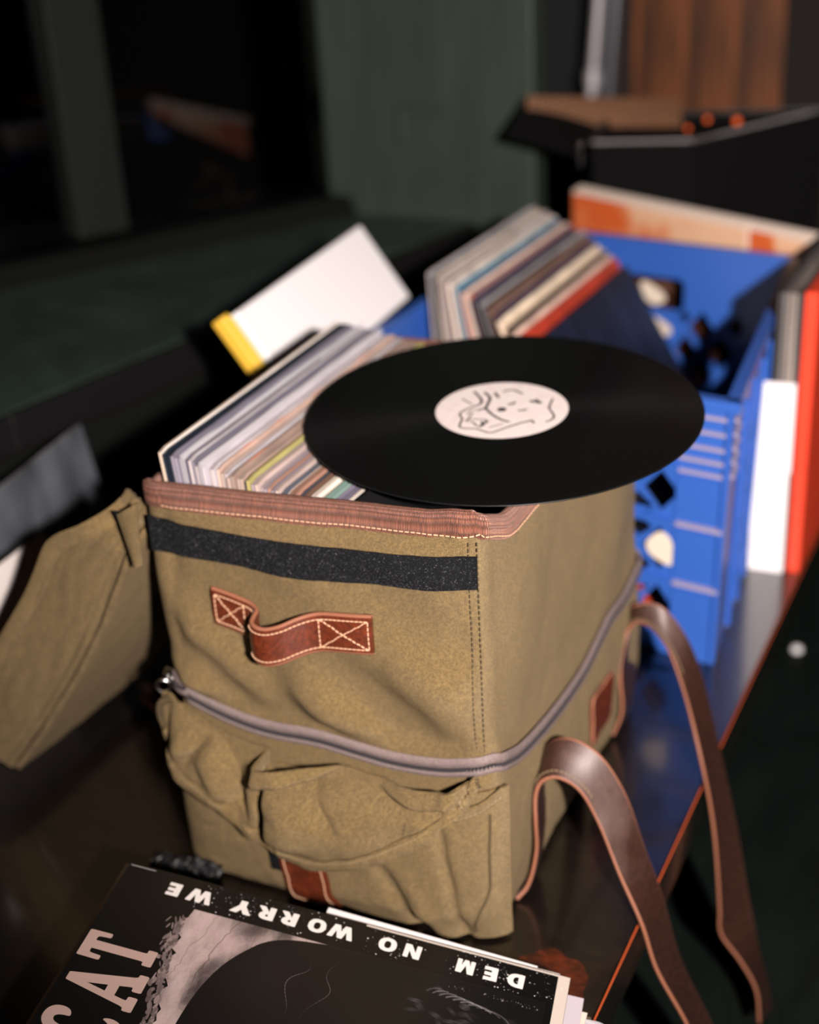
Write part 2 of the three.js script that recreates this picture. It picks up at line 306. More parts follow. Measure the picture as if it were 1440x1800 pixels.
// zip line round the bag, wavy on the front
const zipFront = curve1([[-0.131, 0.165], [-0.122, 0.161], [-0.082, 0.149], [-0.047, 0.1445], [-0.003, 0.1465], [0.034, 0.144], [0.062, 0.143], [0.098, 0.147], [0.128, 0.156]]);
const zipRight = curve1([[-0.1715, 0.151], [-0.156, 0.148], [-0.108, 0.139], [-0.075, 0.1405], [-0.047, 0.135], [-0.005, 0.127], [0.06, 0.129], [0.129, 0.140], [0.1715, 0.157]]);
const zipY = (q) => q.nz > 0.3 && q.side !== 3.5 ? lerp(zipRight(q.z), zipFront(q.x), smooth(0.2, 0.8, q.nz)) : q.nx > 0.2 ? zipRight(q.z) : lerp(0.165, 0.151, smooth(0.17, -0.17, q.z));

mesh('upper_body', sheet(420, 64, (u, v) => { const q = loop(u), y0 = zipY(q) + 0.002, y = lerp(y0, rimY(q), v), d = bulge(q, y) * smooth(0, 0.12, v) + 0.003 * (1 - smooth(0, 0.2, v)); return V(q.x + q.nx * d, y, q.z + q.nz * d); }, 0.003, (u, v, p) => [u * LOOP, p.y], true), M.canvas, bag);
mesh('lower_body', [
  sheet(360, 40, (u, v) => { const q = loop(u), y = lerp(0.0006, zipY(q) - 0.002, v), d = lowBulge(q, y); return V(q.x + q.nx * d, y, q.z + q.nz * d); }, 0.003, (u, v, p) => [u * LOOP, p.y], true),
  box(2 * HW - 0.03, 0.004, 2 * HD - 0.03, 0, 0.0032, 0)], M.canvas, bag);
mesh('lining', [
  sheet(240, 40, (u, v) => { const q = loop(1 - u), y = lerp(0.012, rimY(q) - 0.002, v), d = Math.min(0, bulge(q, y) * smooth(0.15, 0.2, y)) * 0.8 - 0.0046 + Math.max(0, -q.nx) * Math.max(0, bulge(q, y)); return V(q.x + q.nx * d, y, q.z + q.nz * d); }, 0.0015, null, true),
  box(2 * HW - 0.014, 0.004, 2 * HD - 0.014, 0, 0.011, 0)], M.lining, bag);
// brown binding folded over the rim
{
  const prof = [[-0.0062, -0.013], [-0.0070, -0.004], [-0.0055, 0.0012], [-0.0018, 0.0022], [0.0018, 0.0010], [0.0027, -0.004], [0.0024, -0.0155], [0.0010, -0.0162]];
  mesh('binding', sheet(420, 7, (u, v) => {
    const q = loop(u), y = rimY(q), k = Math.round(v * 7), [o, dy] = prof[k], w = 0.0006 * fbm(u * 60, 0.4, 4), d = o + bulge(q, y + dy) + w * 0.8;
    return V(q.x + q.nx * d, y + dy + w * 0.6 + 0.0022 * gauss((q.x - 0.112) / 0.012) * Math.max(0, q.nz), q.z + q.nz * d);
  }, 0, (u, v) => [u * LOOP * 1.01, v * 0.011], true), M.binding, bag);
  const line = []; for (let i = 0; i <= 150; i++) { const u = i / 150 * (LF + LC + LS * 0.5) / LOOP, q = loop(u), y = rimY(q) - 0.0132, d = 0.0036 + bulge(q, y); line.push(V(q.x + q.nx * d, y, q.z + q.nz * d)); }
  mesh('binding_stitching', stitches(line, 0.0042, 1.15), M.threadTan, bag, { kind: 'stuff' });
}
// side seam stitching at the right front corner, double row
{
  const out = []; for (const x of [0.1225, 0.1275]) { const l = []; for (let i = 0; i <= 40; i++) { const y = lerp(0.328, zipFront(x) + 0.008, i / 40); l.push(V(x, y, HD + frontOff(x, y) + 0.0006 - (x > 0.125 ? 0.0022 : 0.0))); } out.push(...stitches(l, 0.0042)); }
  mesh('seam_stitching', out, M.threadOlive, bag, { kind: 'stuff' });
}
// black hook tape across the front
{
  const top = curve1([[-0.131, 0.3075], [0.006, 0.3105], [0.131, 0.3185]]), bot = curve1([[-0.131, 0.2795], [0.003, 0.285], [0.131, 0.295]]);
  const pt = (x, v, o) => { const y = lerp(bot(x), top(x), v), q = { x, z: HD, nx: 0, nz: 1 }; return V(x, y, HD + bulge(q, y) + o); };
  mesh('hook_tape', sheet(120, 10, (u, v) => { return pt(lerp(-0.1315, 0.1285, u), v, 0.0024); }, 0.0022, (u, v) => [u * 0.26, v * 0.027]), M.hook, bag, { label: 'black hook and loop tape' });
  const f = [], proto = new THREE.ConeGeometry(0.00016, 0.0016, 3, 1, true);
  for (let i = 0; i < 5200; i++) { const g = proto.clone(); g.applyMatrix4(new THREE.Matrix4().compose(pt(lerp(-0.13, 0.1278, rnd()), rr(0.01, 0.99), 0.0027), new THREE.Quaternion().setFromEuler(new THREE.Euler(rr(0.2, 2.4), rr(-0.8, 0.8), rr(-1.4, 1.4))), V(1, rr(0.6, 1.2), 1))); f.push(g); }
  mesh('hook_fuzz', f, M.fuzz, bag, { kind: 'stuff' });
}
// leather handle on the front
{
  const yc = curve1([[-0.082, 0.2412], [-0.045, 0.2355], [-0.036, 0.2325], [-0.02, 0.2325], [0.0, 0.240], [0.014, 0.2436], [0.052, 0.248]]), half = 0.0138;
  const path = [[-0.082, 0.0012], [-0.060, 0.0012], [-0.0475, 0.0014], [-0.0425, 0.004], [-0.0408, 0.010], [-0.0385, 0.0165], [-0.033, 0.0195], [-0.024, 0.0198], [-0.013, 0.0165], [-0.003, 0.0100], [0.005, 0.0046], [0.013, 0.0018], [0.030, 0.0012], [0.052, 0.0012]];
  const c = new THREE.CatmullRomCurve3(path.map(([x, o]) => V(x + 0.0035, yc(x) + 0.0048, HD + o + 0.0035)), false, 'centripetal').getSpacedPoints(120);
  const at = (u, v, o = 0) => { const k = Math.round(u * 120), p = c[k], a = c[Math.max(0, k - 1)], b = c[Math.min(120, k + 1)], n = V(b.z - a.z, 0, -(b.x - a.x)).normalize().multiplyScalar(-1), y = p.y + lerp(-half, half, v); const onBag = frontOff(p.x, yc(p.x) + 0.0048) + 0.0008; return V(p.x, y, p.z + onBag).addScaledVector(n, o + 0.0006 * Math.sin(v * Math.PI)); };
  const h = mesh('handle', sheet(120, 10, (u, v) => at(u, v, 0), 0.0036, (u, v) => [u * 0.16, v * 0.028]), M.leather, bag, { label: 'chestnut leather handle' });
  const s = [], row = (u0, v0, u1, v1, n = 24) => s.push(...stitches([...Array(n + 1).keys()].map((i) => at(lerp(u0, u1, i / n), lerp(v0, v1, i / n), 0.0004)), 0.0034, 1.05));
  row(0.02, 0.10, 0.98, 0.10, 60); row(0.02, 0.90, 0.98, 0.90, 60);
  const L1 = 0.185, R0 = 0.735;
  for (const [a, b] of [[0.02, L1], [R0, 0.98]]) { row(a, 0.1, a, 0.9, 8); row(b, 0.1, b, 0.9, 8); row(a, 0.1, b, 0.9, 12); row(a, 0.9, b, 0.1, 12); }
  mesh('stitching', s, M.threadTan, h, { kind: 'stuff' });
  mesh('raw_edge', [tube([...Array(60).keys()].map((i) => at(i / 59, 1, -0.0017).add(V(0, 0.0003, 0))), 0.0018, 110, 6), tube([...Array(60).keys()].map((i) => at(i / 59, 0, -0.0017)), 0.0018, 110, 6)], M.rawEdge, h);
}
// zip: two tapes, coil of teeth, slider
{
  const zp = (t, dy, o) => { const q = loop(t), y = zipY(q) + dy, d = o + 0.004 + Math.max(0, q.nx) * 0.002; return V(q.x + q.nx * d, y, q.z + q.nz * d); };
  const t0 = -0.012, t1 = (LF + LC + LS + LC) / LOOP;
  mesh('zip_tape', [
    sheet(300, 4, (u, v) => zp(lerp(t0, t1, u), lerp(0.0009, 0.0092, v), 0.0012 + 0.0016 * Math.sin(v * 3.1)), 0.0016, (u, v) => [u * 0.65, v * 0.007]),
    sheet(300, 4, (u, v) => zp(lerp(t0, t1, u), lerp(-0.0064, -0.0009, v), 0.0016 + 0.0012 * Math.sin(v * 3.1)), 0.0016, (u, v) => [u * 0.65, v * 0.007 + 0.02])], M.tape, bag, { label: 'greyish zip tape' });
  const teeth = [], n = 330; for (let i = 0; i < n; i++) for (const s of [-1, 1]) { const t = lerp(t0, t1, (i + (s > 0 ? 0.5 : 0)) / n), p = zp(t, s * 0.0006, 0.0022), q = loop(t), g = new THREE.BoxGeometry(0.0012, 0.0015, 0.0014); g.rotateY(Math.atan2(q.nx, q.nz)); g.translate(p.x, p.y, p.z); teeth.push(g); }
  mesh('zip_teeth', teeth, M.coil, bag, { kind: 'stuff' });
  const p = zp(-0.016, 0, 0.004), s = mesh('zip_slider', [box(0.011, 0.013, 0.006, p.x, p.y, p.z, 0.002), box(0.006, 0.004, 0.009, p.x, p.y + 0.004, p.z + 0.004, 0.0015)], M.silver, bag, { label: 'silver zip slider' });
  mesh('zip_pull', new THREE.TorusGeometry(0.0055, 0.0014, 8, 20).rotateY(0.5).translate(p.x - 0.004, p.y - 0.007, p.z + 0.007), M.silver, s);
}
// ---- front pocket
const pocketB = curve1([[0, 0.010], [0.03, 0.019], [0.065, 0.021], [0.10, 0.017], [0.135, 0.010], [0.15, 0.003]]);
const pocketZ = (x, y) => {
  const e = Math.pow(clamp(1 - Math.pow(Math.abs(x) / (x > 0 ? 0.1425 : 0.1350), 6), 0, 1), 0.6);
  let z = pocketB(y) * e - (x > 0 ? 0.014 : 0.003) * (1 - e);
  z += -0.006 * gauss((x - 0.055 - (0.05 - y) * 0.5) / 0.008) * smooth(0.075, 0.04, y) + 0.004 * gauss((x - 0.075 - (0.05 - y) * 0.5) / 0.010) * smooth(0.08, 0.04, y);
  z += -0.0045 * gauss((x - 0.104 + (y - 0.06) * 0.16) / 0.0045) * smooth(0.12, 0.09, y) + 0.003 * gauss((y - 0.018 - x * 0.1) / 0.01) * e;
  z += 0.002 * fbm(x * 26, y * 26, 6) * e - 0.004 * gauss((x - 0.022) / 0.01) * gauss((y - 0.055) / 0.014);
  return HD + 0.003 + z;
};
mesh('front_pocket', sheet(180, 90, (u, v) => { const x = lerp(-0.1345, 0.1420, u), y = lerp(0.004, 0.126 + 0.010 * smooth(0.07, 0.14, x), v); return V(x, y, pocketZ(x, y)); }, 0.0025, (u, v, p) => [p.x, p.y]), M.canvas, bag);
{ // bound lip of the pocket opening that shows right of the flap
  const lip = [...Array(24).keys()].map((i) => { const x = lerp(0.088, 0.1405, i / 23), y = lerp(0.1130, 0.1345, i / 23) + 0.005 * smooth(0.126, 0.1405, x); return V(x, y, pocketZ(x, y) + 0.0034 + 0.002 * smooth(0.125, 0.14, x)); });
  mesh('pocket_lip', sheet(46, 8, (u, v) => { const k = u * 23, i = Math.min(22, Math.floor(k)), p = lip[i].clone().lerp(lip[i + 1], k - i); return V(p.x, p.y - 0.010 * (1 - v), p.z + 0.0016 * Math.sin(v * 2.6)); }, 0.0022, (u, v) => [u * 0.05, v * 0.01]), M.canvas, bag);
  mesh('lip_stitching', stitches(lip.map((p) => p.clone().add(V(0, -0.0075, 0.0014))), 0.0036), M.thread, bag, { kind: 'stuff' });
  const pipe = [...Array(20).keys()].map((i) => { const t = i / 19, y = lerp(0.118, 0.012, t), x = 0.1325 - 0.012 * smooth(0.55, 1, t); return V(x, y, pocketZ(x, y) + 0.0006); });
  mesh('pocket_seam', tube(pipe, 0.0011, 50, 6), M.canvas, bag);
}
// ---- pocket flap
const hemY = curve1([[-0.139, 0.128], [-0.1335, 0.117], [-0.120, 0.109], [-0.097, 0.0985], [-0.068, 0.0855], [-0.042, 0.073], [-0.013, 0.0645], [0.008, 0.0635], [0.038, 0.0735], [0.073, 0.091], [0.100, 0.110], [0.118, 0.130], [0.127, 0.150]]);
function flapAt(u, v, off = 0) {
  const x = lerp(-0.138, 0.127, u), yt = zipFront(clamp(x, -0.131, 0.128)) - 0.0065, yb = Math.min(hemY(x), yt - 0.0015), y = lerp(yt, yb, v);
  const e = smooth(-0.1385, -0.108, x) * (1 - 0.75 * smooth(0.085, 0.13, x)), drop = yt - y;
  let z = HD + 0.0075 + e * (0.025 * smooth(-0.002, 0.024, drop) + 0.008 * smooth(0.03, 0.085, drop)) - 0.010 * (1 - smooth(-0.139, -0.122, x));
  const st = (x, a, w) => smooth(a - w, a + w, x);
  // tuck left of the middle: the cloth steps forward right of a deep crease
  const cx = curve1([[0.06, -0.018], [0.09, -0.0245], [0.106, -0.0245], [0.120, -0.029], [0.130, -0.036], [0.150, -0.038]])(y);
  z += (0.0215 * st(x, cx, 0.0020) * (1 - smooth(cx + 0.012, cx + 0.055, x)) - 0.007 * gauss((x - cx + 0.007) / 0.008)) * smooth(0.066, 0.09, y);
  // welt under the zip: sharp left end, lower edge curving down to the left
  const wl = 0.1300 + 0.0075 * smooth(-0.01, 0.03, x) - 0.004 * smooth(-0.02, -0.04, x);
  z += 0.0150 * st(x, -0.0365, 0.0015) * st(y, wl, 0.0018) * (1 - smooth(0.005, 0.036, x)) - 0.011 * gauss((y - wl + 0.0075) / 0.006) * gauss((x + 0.006) / 0.026);
  // slack belly below the welt
  z += 0.014 * gauss((x - 0.030) / 0.036) * gauss((y - 0.098) / 0.022) - 0.009 * gauss((x - 0.002 - (0.125 - y) * 1.0) / 0.008) * gauss((y - 0.118) / 0.016);
  // swag at the right: a pouch above a drooping crease, then the tufted corner
  const sx = x - 0.082, sw = 0.1285 + 6.0 * sx * sx * (sx < 0 ? 0.5 : 1.0);
  z += (0.0150 * st(y, sw, 0.0014) - 0.008 * gauss((y - sw + 0.0055) / 0.005)) * smooth(0.034, 0.084, x) * (1 - smooth(0.108, 0.124, x));
  z += 0.003 * gauss((x - 0.110) / 0.005) * smooth(0.122, 0.134, y);
  // ripples in the left third
  z += -0.012 * gauss((x + 0.058 + (y - 0.1) * 0.25) / 0.008) * smooth(0.082, 0.10, y) + 0.008 * gauss((x + 0.075 + (y - 0.1) * 0.3) / 0.009) * smooth(0.088, 0.105, y) + 0.007 * gauss((x + 0.044) / 0.006) * gauss((y - 0.098) / 0.018);
  z += -0.008 * gauss((x + 0.100 - (y - 0.125) * 0.9) / 0.007) * gauss((y - 0.128) / 0.014) + 0.004 * gauss((x + 0.114 - (y - 0.125) * 0.6) / 0.006) * gauss((y - 0.130) / 0.016) - 0.008 * gauss((x + 0.088) / 0.012) * gauss((y - 0.146) / 0.006);
  z += 0.0020 * fbm(x * 30, y * 30, 12);
  return V(x, y, Math.max(z, pocketZ(clamp(x, -0.133, 0.133), y) + 0.0035) + off);
}
{
  const fl = mesh('pocket_flap', sheet(300, 120, (u, v) => flapAt(u, v), 0.0028, (u, v, p) => [p.x * 0.98 + p.y * 0.2, p.y * 0.98 - p.x * 0.2]), M.canvas, bag);
  mesh('hem', sheet(200, 6, (u, v) => { const w = lerp(0.004, 0.999, u), p = flapAt(w, 1, 0), q = flapAt(w, clamp(1 - 0.0085 / Math.max(0.01, flapAt(w, 0).y - p.y)), 0), r = p.clone().lerp(q, 1 - v); return r.add(V(0, -0.0006 * v, 0.0012 + 0.0012 * Math.sin(v * 3.1))); }, 0.0045, (u, v) => [u * 0.3, v * 0.009]), M.canvas, fl);
  const l = []; for (let i = 0; i <= 120; i++) { const w = lerp(0.01, 0.985, i / 120), p = flapAt(w, 1), q = flapAt(w, clamp(1 - 0.0085 / Math.max(0.01, flapAt(w, 0).y - p.y))); l.push(p.clone().lerp(q, 0.78).add(V(0, 0, 0.0066))); }
  mesh('stitching', stitches(l, 0.0036), M.thread, fl, { kind: 'stuff' });
  const dl = [...Array(14).keys()].map((i) => { const y = lerp(0.128, 0.094, i / 13), u = (0.083 - (0.128 - y) * 0.18 + 0.138) / 0.265, v = clamp((zipFront(0.083) - 0.0065 - y) / (zipFront(0.083) - 0.0065 - hemY(0.083))); return flapAt(u, v, 0.0034); });
  mesh('dart_stitching', stitches(dl, 0.0036), M.threadOlive, fl, { kind: 'stuff' });
  mesh('piping', tube([[-0.128, 0.158, HD + 0.012], [-0.138, 0.150, HD + 0.010], [-0.1435, 0.136, HD + 0.006], [-0.1425, 0.124, HD + 0.004], [-0.138, 0.116, HD + 0.008]], 0.0032, 40, 8), M.canvas, fl);
}
{ // leather tab below the flap, with a sliver of hook tape beside it
  const at = (u, v, o) => { const y = lerp(0.066, 0.002, v), x = lerp(-0.036, 0.004, u) + v * 0.0065; return V(x, y, pocketZ(x, y) + o + 0.0008 * Math.sin(u * 3.1)); };
  const t = mesh('leather_tab', sheet(16, 20, (u, v) => at(u, 1 - v, 0.0042), 0.003, (u, v) => [u * 0.04, v * 0.06]), M.leather, bag, { label: 'brown leather closing tab' });
  const s = []; for (const u of [0.09, 0.91]) s.push(...stitches([...Array(16).keys()].map((i) => at(u, lerp(0.05, 0.93, i / 15), 0.0046)), 0.0034)); s.push(...stitches([...Array(8).keys()].map((i) => at(lerp(0.09, 0.91, i / 7), 0.93, 0.0046)), 0.0034));
  mesh('stitching', s, M.threadTan, t, { kind: 'stuff' });
  mesh('hook_patch', sheet(6, 10, (u, v) => { const y = lerp(0.03, 0.066, v), x = lerp(-0.044, -0.031, u); return V(x, y, pocketZ(x, y) + 0.002); }, 0.0016), M.hook, bag);
}
{ // square leather patch on the right side
  const at = (u, v, o) => { const z = lerp(-0.024, -0.070, u), y = lerp(0.049, 0.092, v), q = { x: HW, z, nx: 1, nz: 0 }; return V(HW + lowBulge(q, y) + o, y, z); };
  const t = mesh('leather_patch', sheet(10, 10, (u, v) => at(u, v, 0.0042), 0.004, (u, v) => [u * 0.045, v * 0.045]), M.leather, bag, { label: 'square leather patch on the side' });
  mesh('raw_edge', tube([at(0, 0, 0.003), at(0, 0.5, 0.003), at(0, 1, 0.003), at(0.5, 1, 0.003), at(1, 1, 0.003), at(1, 0.5, 0.003), at(1, 0, 0.003), at(0.5, 0, 0.003)], 0.0013, 60, 6, true), M.rawEdge, t);
}
{ // carrying strap on the right: both ends rise from under the bag, arch over and drop past the table edge
  const near = [
    [[0.1325, 0.002, 0.128], [0.1385, 0.010, 0.121], [0.1440, 0.040, 0.114], [0.1440, 0.070, 0.114], [0.1425, 0.086, 0.110], [0.1440, 0.098, 0.106], [0.1540, 0.1045, 0.102], [0.1700, 0.0968, 0.0985], [0.186, 0.0735, 0.1005], [0.207, 0.038, 0.113], [0.2262, 0.006, 0.122], [0.2385, -0.034, 0.122], [0.261, -0.082, 0.118], [0.276, -0.13, 0.11], [0.283, -0.17, 0.10]],
    [[0.1335, 0.004, -0.105], [0.1415, 0.030, -0.105], [0.1395, 0.075, -0.105], [0.1395, 0.099, -0.122], [0.1430, 0.1095, -0.126], [0.1527, 0.1144, -0.126], [0.1716, 0.1045, -0.118], [0.193, 0.0775, -0.098], [0.220, 0.037, -0.060], [0.2345, -0.034, -0.060], [0.244, -0.124, -0.060], [0.246, -0.149, -0.060], [0.265, -0.176, -0.060], [0.280, -0.204, -0.060], [0.285, -0.238, -0.058]]];
  const far = [
    [[0.1325, 0.002, 0.092], [0.137, 0.020, 0.088], [0.1385, 0.050, 0.083], [0.137, 0.080, 0.080], [0.137, 0.103, 0.079], [0.143, 0.1165, 0.079], [0.158, 0.1235, 0.079], [0.177, 0.117, 0.079], [0.197, 0.089, 0.079], [0.2150, 0.042, 0.083], [0.2285, 0.006, 0.084], [0.2455, -0.061, 0.08], [0.269, -0.114, 0.078], [0.280, -0.15, 0.072], [0.287, -0.18, 0.064]],
    [[0.1335, 0.004, -0.150], [0.1385, 0.030, -0.150], [0.1365, 0.075, -0.150], [0.1370, 0.110, -0.144], [0.1425, 0.1248, -0.132], [0.1594, 0.1300, -0.132], [0.1795, 0.1120, -0.132], [0.1985, 0.079, -0.128], [0.2235, 0.026, -0.102], [0.2440, -0.058, -0.100], [0.2620, -0.152, -0.100], [0.2685, -0.180, -0.100], [0.2760, -0.207, -0.098], [0.2830, -0.228, -0.096], [0.288, -0.255, -0.094]]];
  for (let i = 0; i < 2; i++) {
    const s = strap(near[i], far[i], 0.0034), m = mesh('carry_strap', s.face, M.strap, bag, { label: 'dark brown leather carrying strap' });
    mesh('raw_edge', s.edges, M.rawEdge, m, { label: 'orange brown cut edge of strap' });
    mesh('stitching', stitches([...Array(26).keys()].map((k) => s.at(0.14, 6 + k).addScaledVector(s.nor[6 + k], -0.0038)), 0.0036), M.thread, m, { kind: 'stuff' });
  }
  // left-hand strap, lying on the table between bag and lid
  const l = strap([[-0.133, 0.05, 0.05], [-0.139, 0.11, 0.055], [-0.141, 0.18, 0.06], [-0.146, 0.200, 0.06], [-0.153, 0.18, 0.06], [-0.158, 0.10, 0.06], [-0.175, 0.03, 0.06], [-0.22, 0.006, 0.05], [-0.27, 0.0045, 0.03], [-0.33, 0.0045, 0.005]].map(([x, y, z]) => [x, y, z - 0.05]),
    [[-0.133, 0.05, 0.095], [-0.139, 0.11, 0.1], [-0.141, 0.18, 0.105], [-0.146, 0.200, 0.105], [-0.153, 0.18, 0.105], [-0.158, 0.10, 0.105], [-0.175, 0.03, 0.105], [-0.215, 0.006, 0.098], [-0.255, 0.0045, 0.08], [-0.31, 0.0045, 0.05]].map(([x, y, z]) => [x, y, z - 0.05]), 0.0034);
  const m = mesh('carry_strap', l.face, M.strap, bag); mesh('raw_edge', l.edges, M.rawEdge, m, { label: 'orange brown cut edge of strap' });
}
// ---- the lid, thrown open to the left: top panel with a skirt on three sides, hanging from the left rim down to the table
{
  const A = V(-0.1345, 0.302, 0), B = V(-0.318, 0.036, 0), D = B.clone().sub(A), L = D.length(), d = D.clone().normalize(), n = V(d.y, -d.x, 0).normalize(); // n points away from the bag, up and left
  if (n.x > 0) n.negate();
  const zf = (s) => HD - 0.004 + 0.006 * Math.sin(s * 3) - 0.02 * (1 - smooth(0, 0.12, s)), sag = (s) => 0.010 * Math.sin(Math.PI * s);
  const pt = (s, z, h) => A.clone().addScaledVector(d, L * s).addScaledVector(n, h - sag(s)).add(V(-bulge({ x: -HW, z: clamp(z, -HD, HD), nx: -1, nz: 0, side: 3 }, 0.302) * (1 - smooth(0, 0.5, s)), 0, z));
  const wob = (a, b, c) => 0.0011 * fbm(a * 7, b * 7, c);
  const lid = mesh('lid', sheet(60, 60, (u, v) => { const s = lerp(0, 1, u), z = lerp(-HD, zf(s), v); return pt(s, z, wob(s, z * 4, 3) - 0.004 * Math.sin(Math.PI * v)); }, 0.005, (u, v) => [u * L, v * 0.34]), M.canvas, bag, { label: 'lid of the bag folded open to the left' });
  const skirtH = (s) => lerp(0.060, 0.068, s) * (0.35 + 0.65 * smooth(0.0, 0.26, s)) ;
  mesh('front_skirt', sheet(70, 20, (u, v) => pt(u, zf(u) + 0.003 * Math.sin(v * 3) + wob(u * 1.4, v, 9) * 1.3 + 0.004 * Math.sin(u * 9 + v * 2) * v, 0.001 + v * skirtH(u)), 0.004, (u, v) => [u * L, v * 0.07]), M.canvas, lid);
  mesh('back_skirt', sheet(40, 10, (u, v) => pt(1 - u, -HD, 0.001 + v * skirtH(1 - u) * 0.5), 0.004, (u, v) => [u * L, v * 0.07]), M.canvas, lid);
  mesh('end_skirt', sheet(40, 10, (u, v) => pt(1 + v * 0.01, lerp(zf(1), -HD, u), 0.001 + v * 0.068), 0.004, (u, v) => [u * 0.34, v * 0.07]), M.canvas, lid);
  const st1 = [...Array(40).keys()].map((i) => { const u = lerp(0.24, 0.99, i / 39); return pt(u, zf(u) + 0.0104 + wob(u * 1.4, 0.9, 9) * 1.3 + 0.0036 * Math.sin(u * 9 + 1.8), skirtH(u) - 0.010); });
  const st2 = [...Array(40).keys()].map((i) => { const u = lerp(0.2, 0.99, i / 39); return pt(u, zf(u) + 0.0052, 0.006); });
  mesh('stitching', [...stitches(st1, 0.0038), ...stitches(st2, 0.0038)], M.threadOlive, lid, { kind: 'stuff' });
  mesh('hem', sheet(60, 5, (u, v) => { const s = lerp(0.02, 1, u); return pt(s, zf(s) + 0.0046 + wob(s * 1.4, 0.95, 9) * 1.3 + 0.004 * Math.sin(s * 9 + 1.9) * 0.95 + 0.001 * Math.sin(v * 3.1), skirtH(s) + lerp(-0.011, 0.001, v)); }, 0.0055, (u, v) => [u * L, v * 0.01]), M.canvas, lid);
  // folded corner near the hinge: a stitched tongue with the dark hook tape showing in its gap
  const T = (x, y, z) => V(x, y, z);
  mesh('hook_patch', sheet(8, 12, (u, v) => T(lerp(-0.1535, -0.1375, u) + v * 0.010 * (1 - u), lerp(0.312, 0.284, v), 0.1815), 0.002), M.hook, lid);
  mesh('corner_tongue', sheet(12, 14, (u, v) => T(lerp(lerp(-0.1465, -0.129, u), lerp(-0.1375, -0.1345, u), v), lerp(lerp(0.312, 0.324, u), lerp(0.270, 0.274, u), v), 0.1845 + 0.002 * Math.sin(u * 3)), 0.003, (u, v) => [u * 0.02, v * 0.05]), M.canvas, lid);
}
// ---------------------------------------------------------------- records
M.card = std({ vertexColors: true, roughness: 0.5 });
M.paper = std({ color: rgb(0.72, 0.68, 0.66), roughness: 0.75 });
const srgb = (r, g, b) => new THREE.Color().setRGB(r / 255, g / 255, b / 255, THREE.SRGBColorSpace);
// a card jacket standing in the yz plane: bottom centre at the origin; edge = colour of its open edges, face = colour of its two covers
function jacketGeo(w, h, t, face, edge, streak = 0.25, spots = []) {
  const g = new THREE.BoxGeometry(t, h, w, 1, 6, 36); g.translate(0, h / 2, 0);
  const p = g.attributes.position, n = g.attributes.normal, c = [], ph = rr(0, 90);
  for (let i = 0; i < p.count; i++) {
    const side = Math.abs(n.getX(i)) > 0.5, z = p.getZ(i), y = p.getY(i), k = 1 + streak * ns(z * 34 + ph, y * 22, ph) + 0.5 * streak * ns(z * 120, y * 90, ph);
    const col = (side ? face : edge).clone().multiplyScalar(clamp(k, 0.3, 1.6));
    if (!side) for (const [z0, w0, s] of spots) col.lerp(s, gauss((z - z0) / w0));
    c.push(col.r, col.g, col.b);
    // slightly bowed and rubbed corners
    p.setX(i, p.getX(i) + 0.0008 * Math.sin(z * 9 + 1) * (y / h));
    if (Math.abs(z) > w / 2 - 1e-4 && y > h - 1e-4) p.setY(i, y - 0.0016);
  }
  g.setAttribute('color', new THREE.Float32BufferAttribute(c, 3));
  return g;
}
function filmGeo(w, h, t) { // clear outer sleeve: two loose sheets joined at the fold, a little higher than the jacket
  const ph = rr(0, 50);
  const f = (s) => sheet(16, 10, (u, v) => V(s * (t / 2 + 0.0001 + 0.0002 * v + 0.0001 * ns(u * 6 + ph, v * 3, s)), v * (h + 0.003 + 0.0016 * ns(u * 9, ph, 3)), (s > 0 ? 1 - u - 0.5 : u - 0.5) * (w + 0.004)), 0);
  return merge([f(1), f(-1)]);
}
function sleeve(name, label, group, o) {
  const t = thing(name, label, 'record sleeve', group, o.pos, o.yaw ?? 0); t.rotation.order = 'YXZ'; t.rotation.z = o.lean ?? 0; t.rotation.x = o.pitch ?? 0;
  mesh('jacket', jacketGeo(o.w ?? 0.313, o.h ?? 0.313, o.t ?? 0.0029, o.face, o.edge, o.streak, o.spots), M.card, t);
  if (o.inner) { const g = new THREE.BoxGeometry((o.t ?? 0.0029) * 0.5, (o.h ?? 0.313) - 0.004, (o.w ?? 0.313) - 0.008); g.translate(0, (o.h ?? 0.313) / 2 + 0.0032, 0); mesh('inner_sleeve', g, M.paper, t, { label: 'white paper inner sleeve' }); }
  if (o.film) mesh('plastic_cover', filmGeo(o.w ?? 0.313, o.h ?? 0.313, o.t ?? 0.0029), M.film, t, { label: 'clear plastic cover' });
  return t;
}
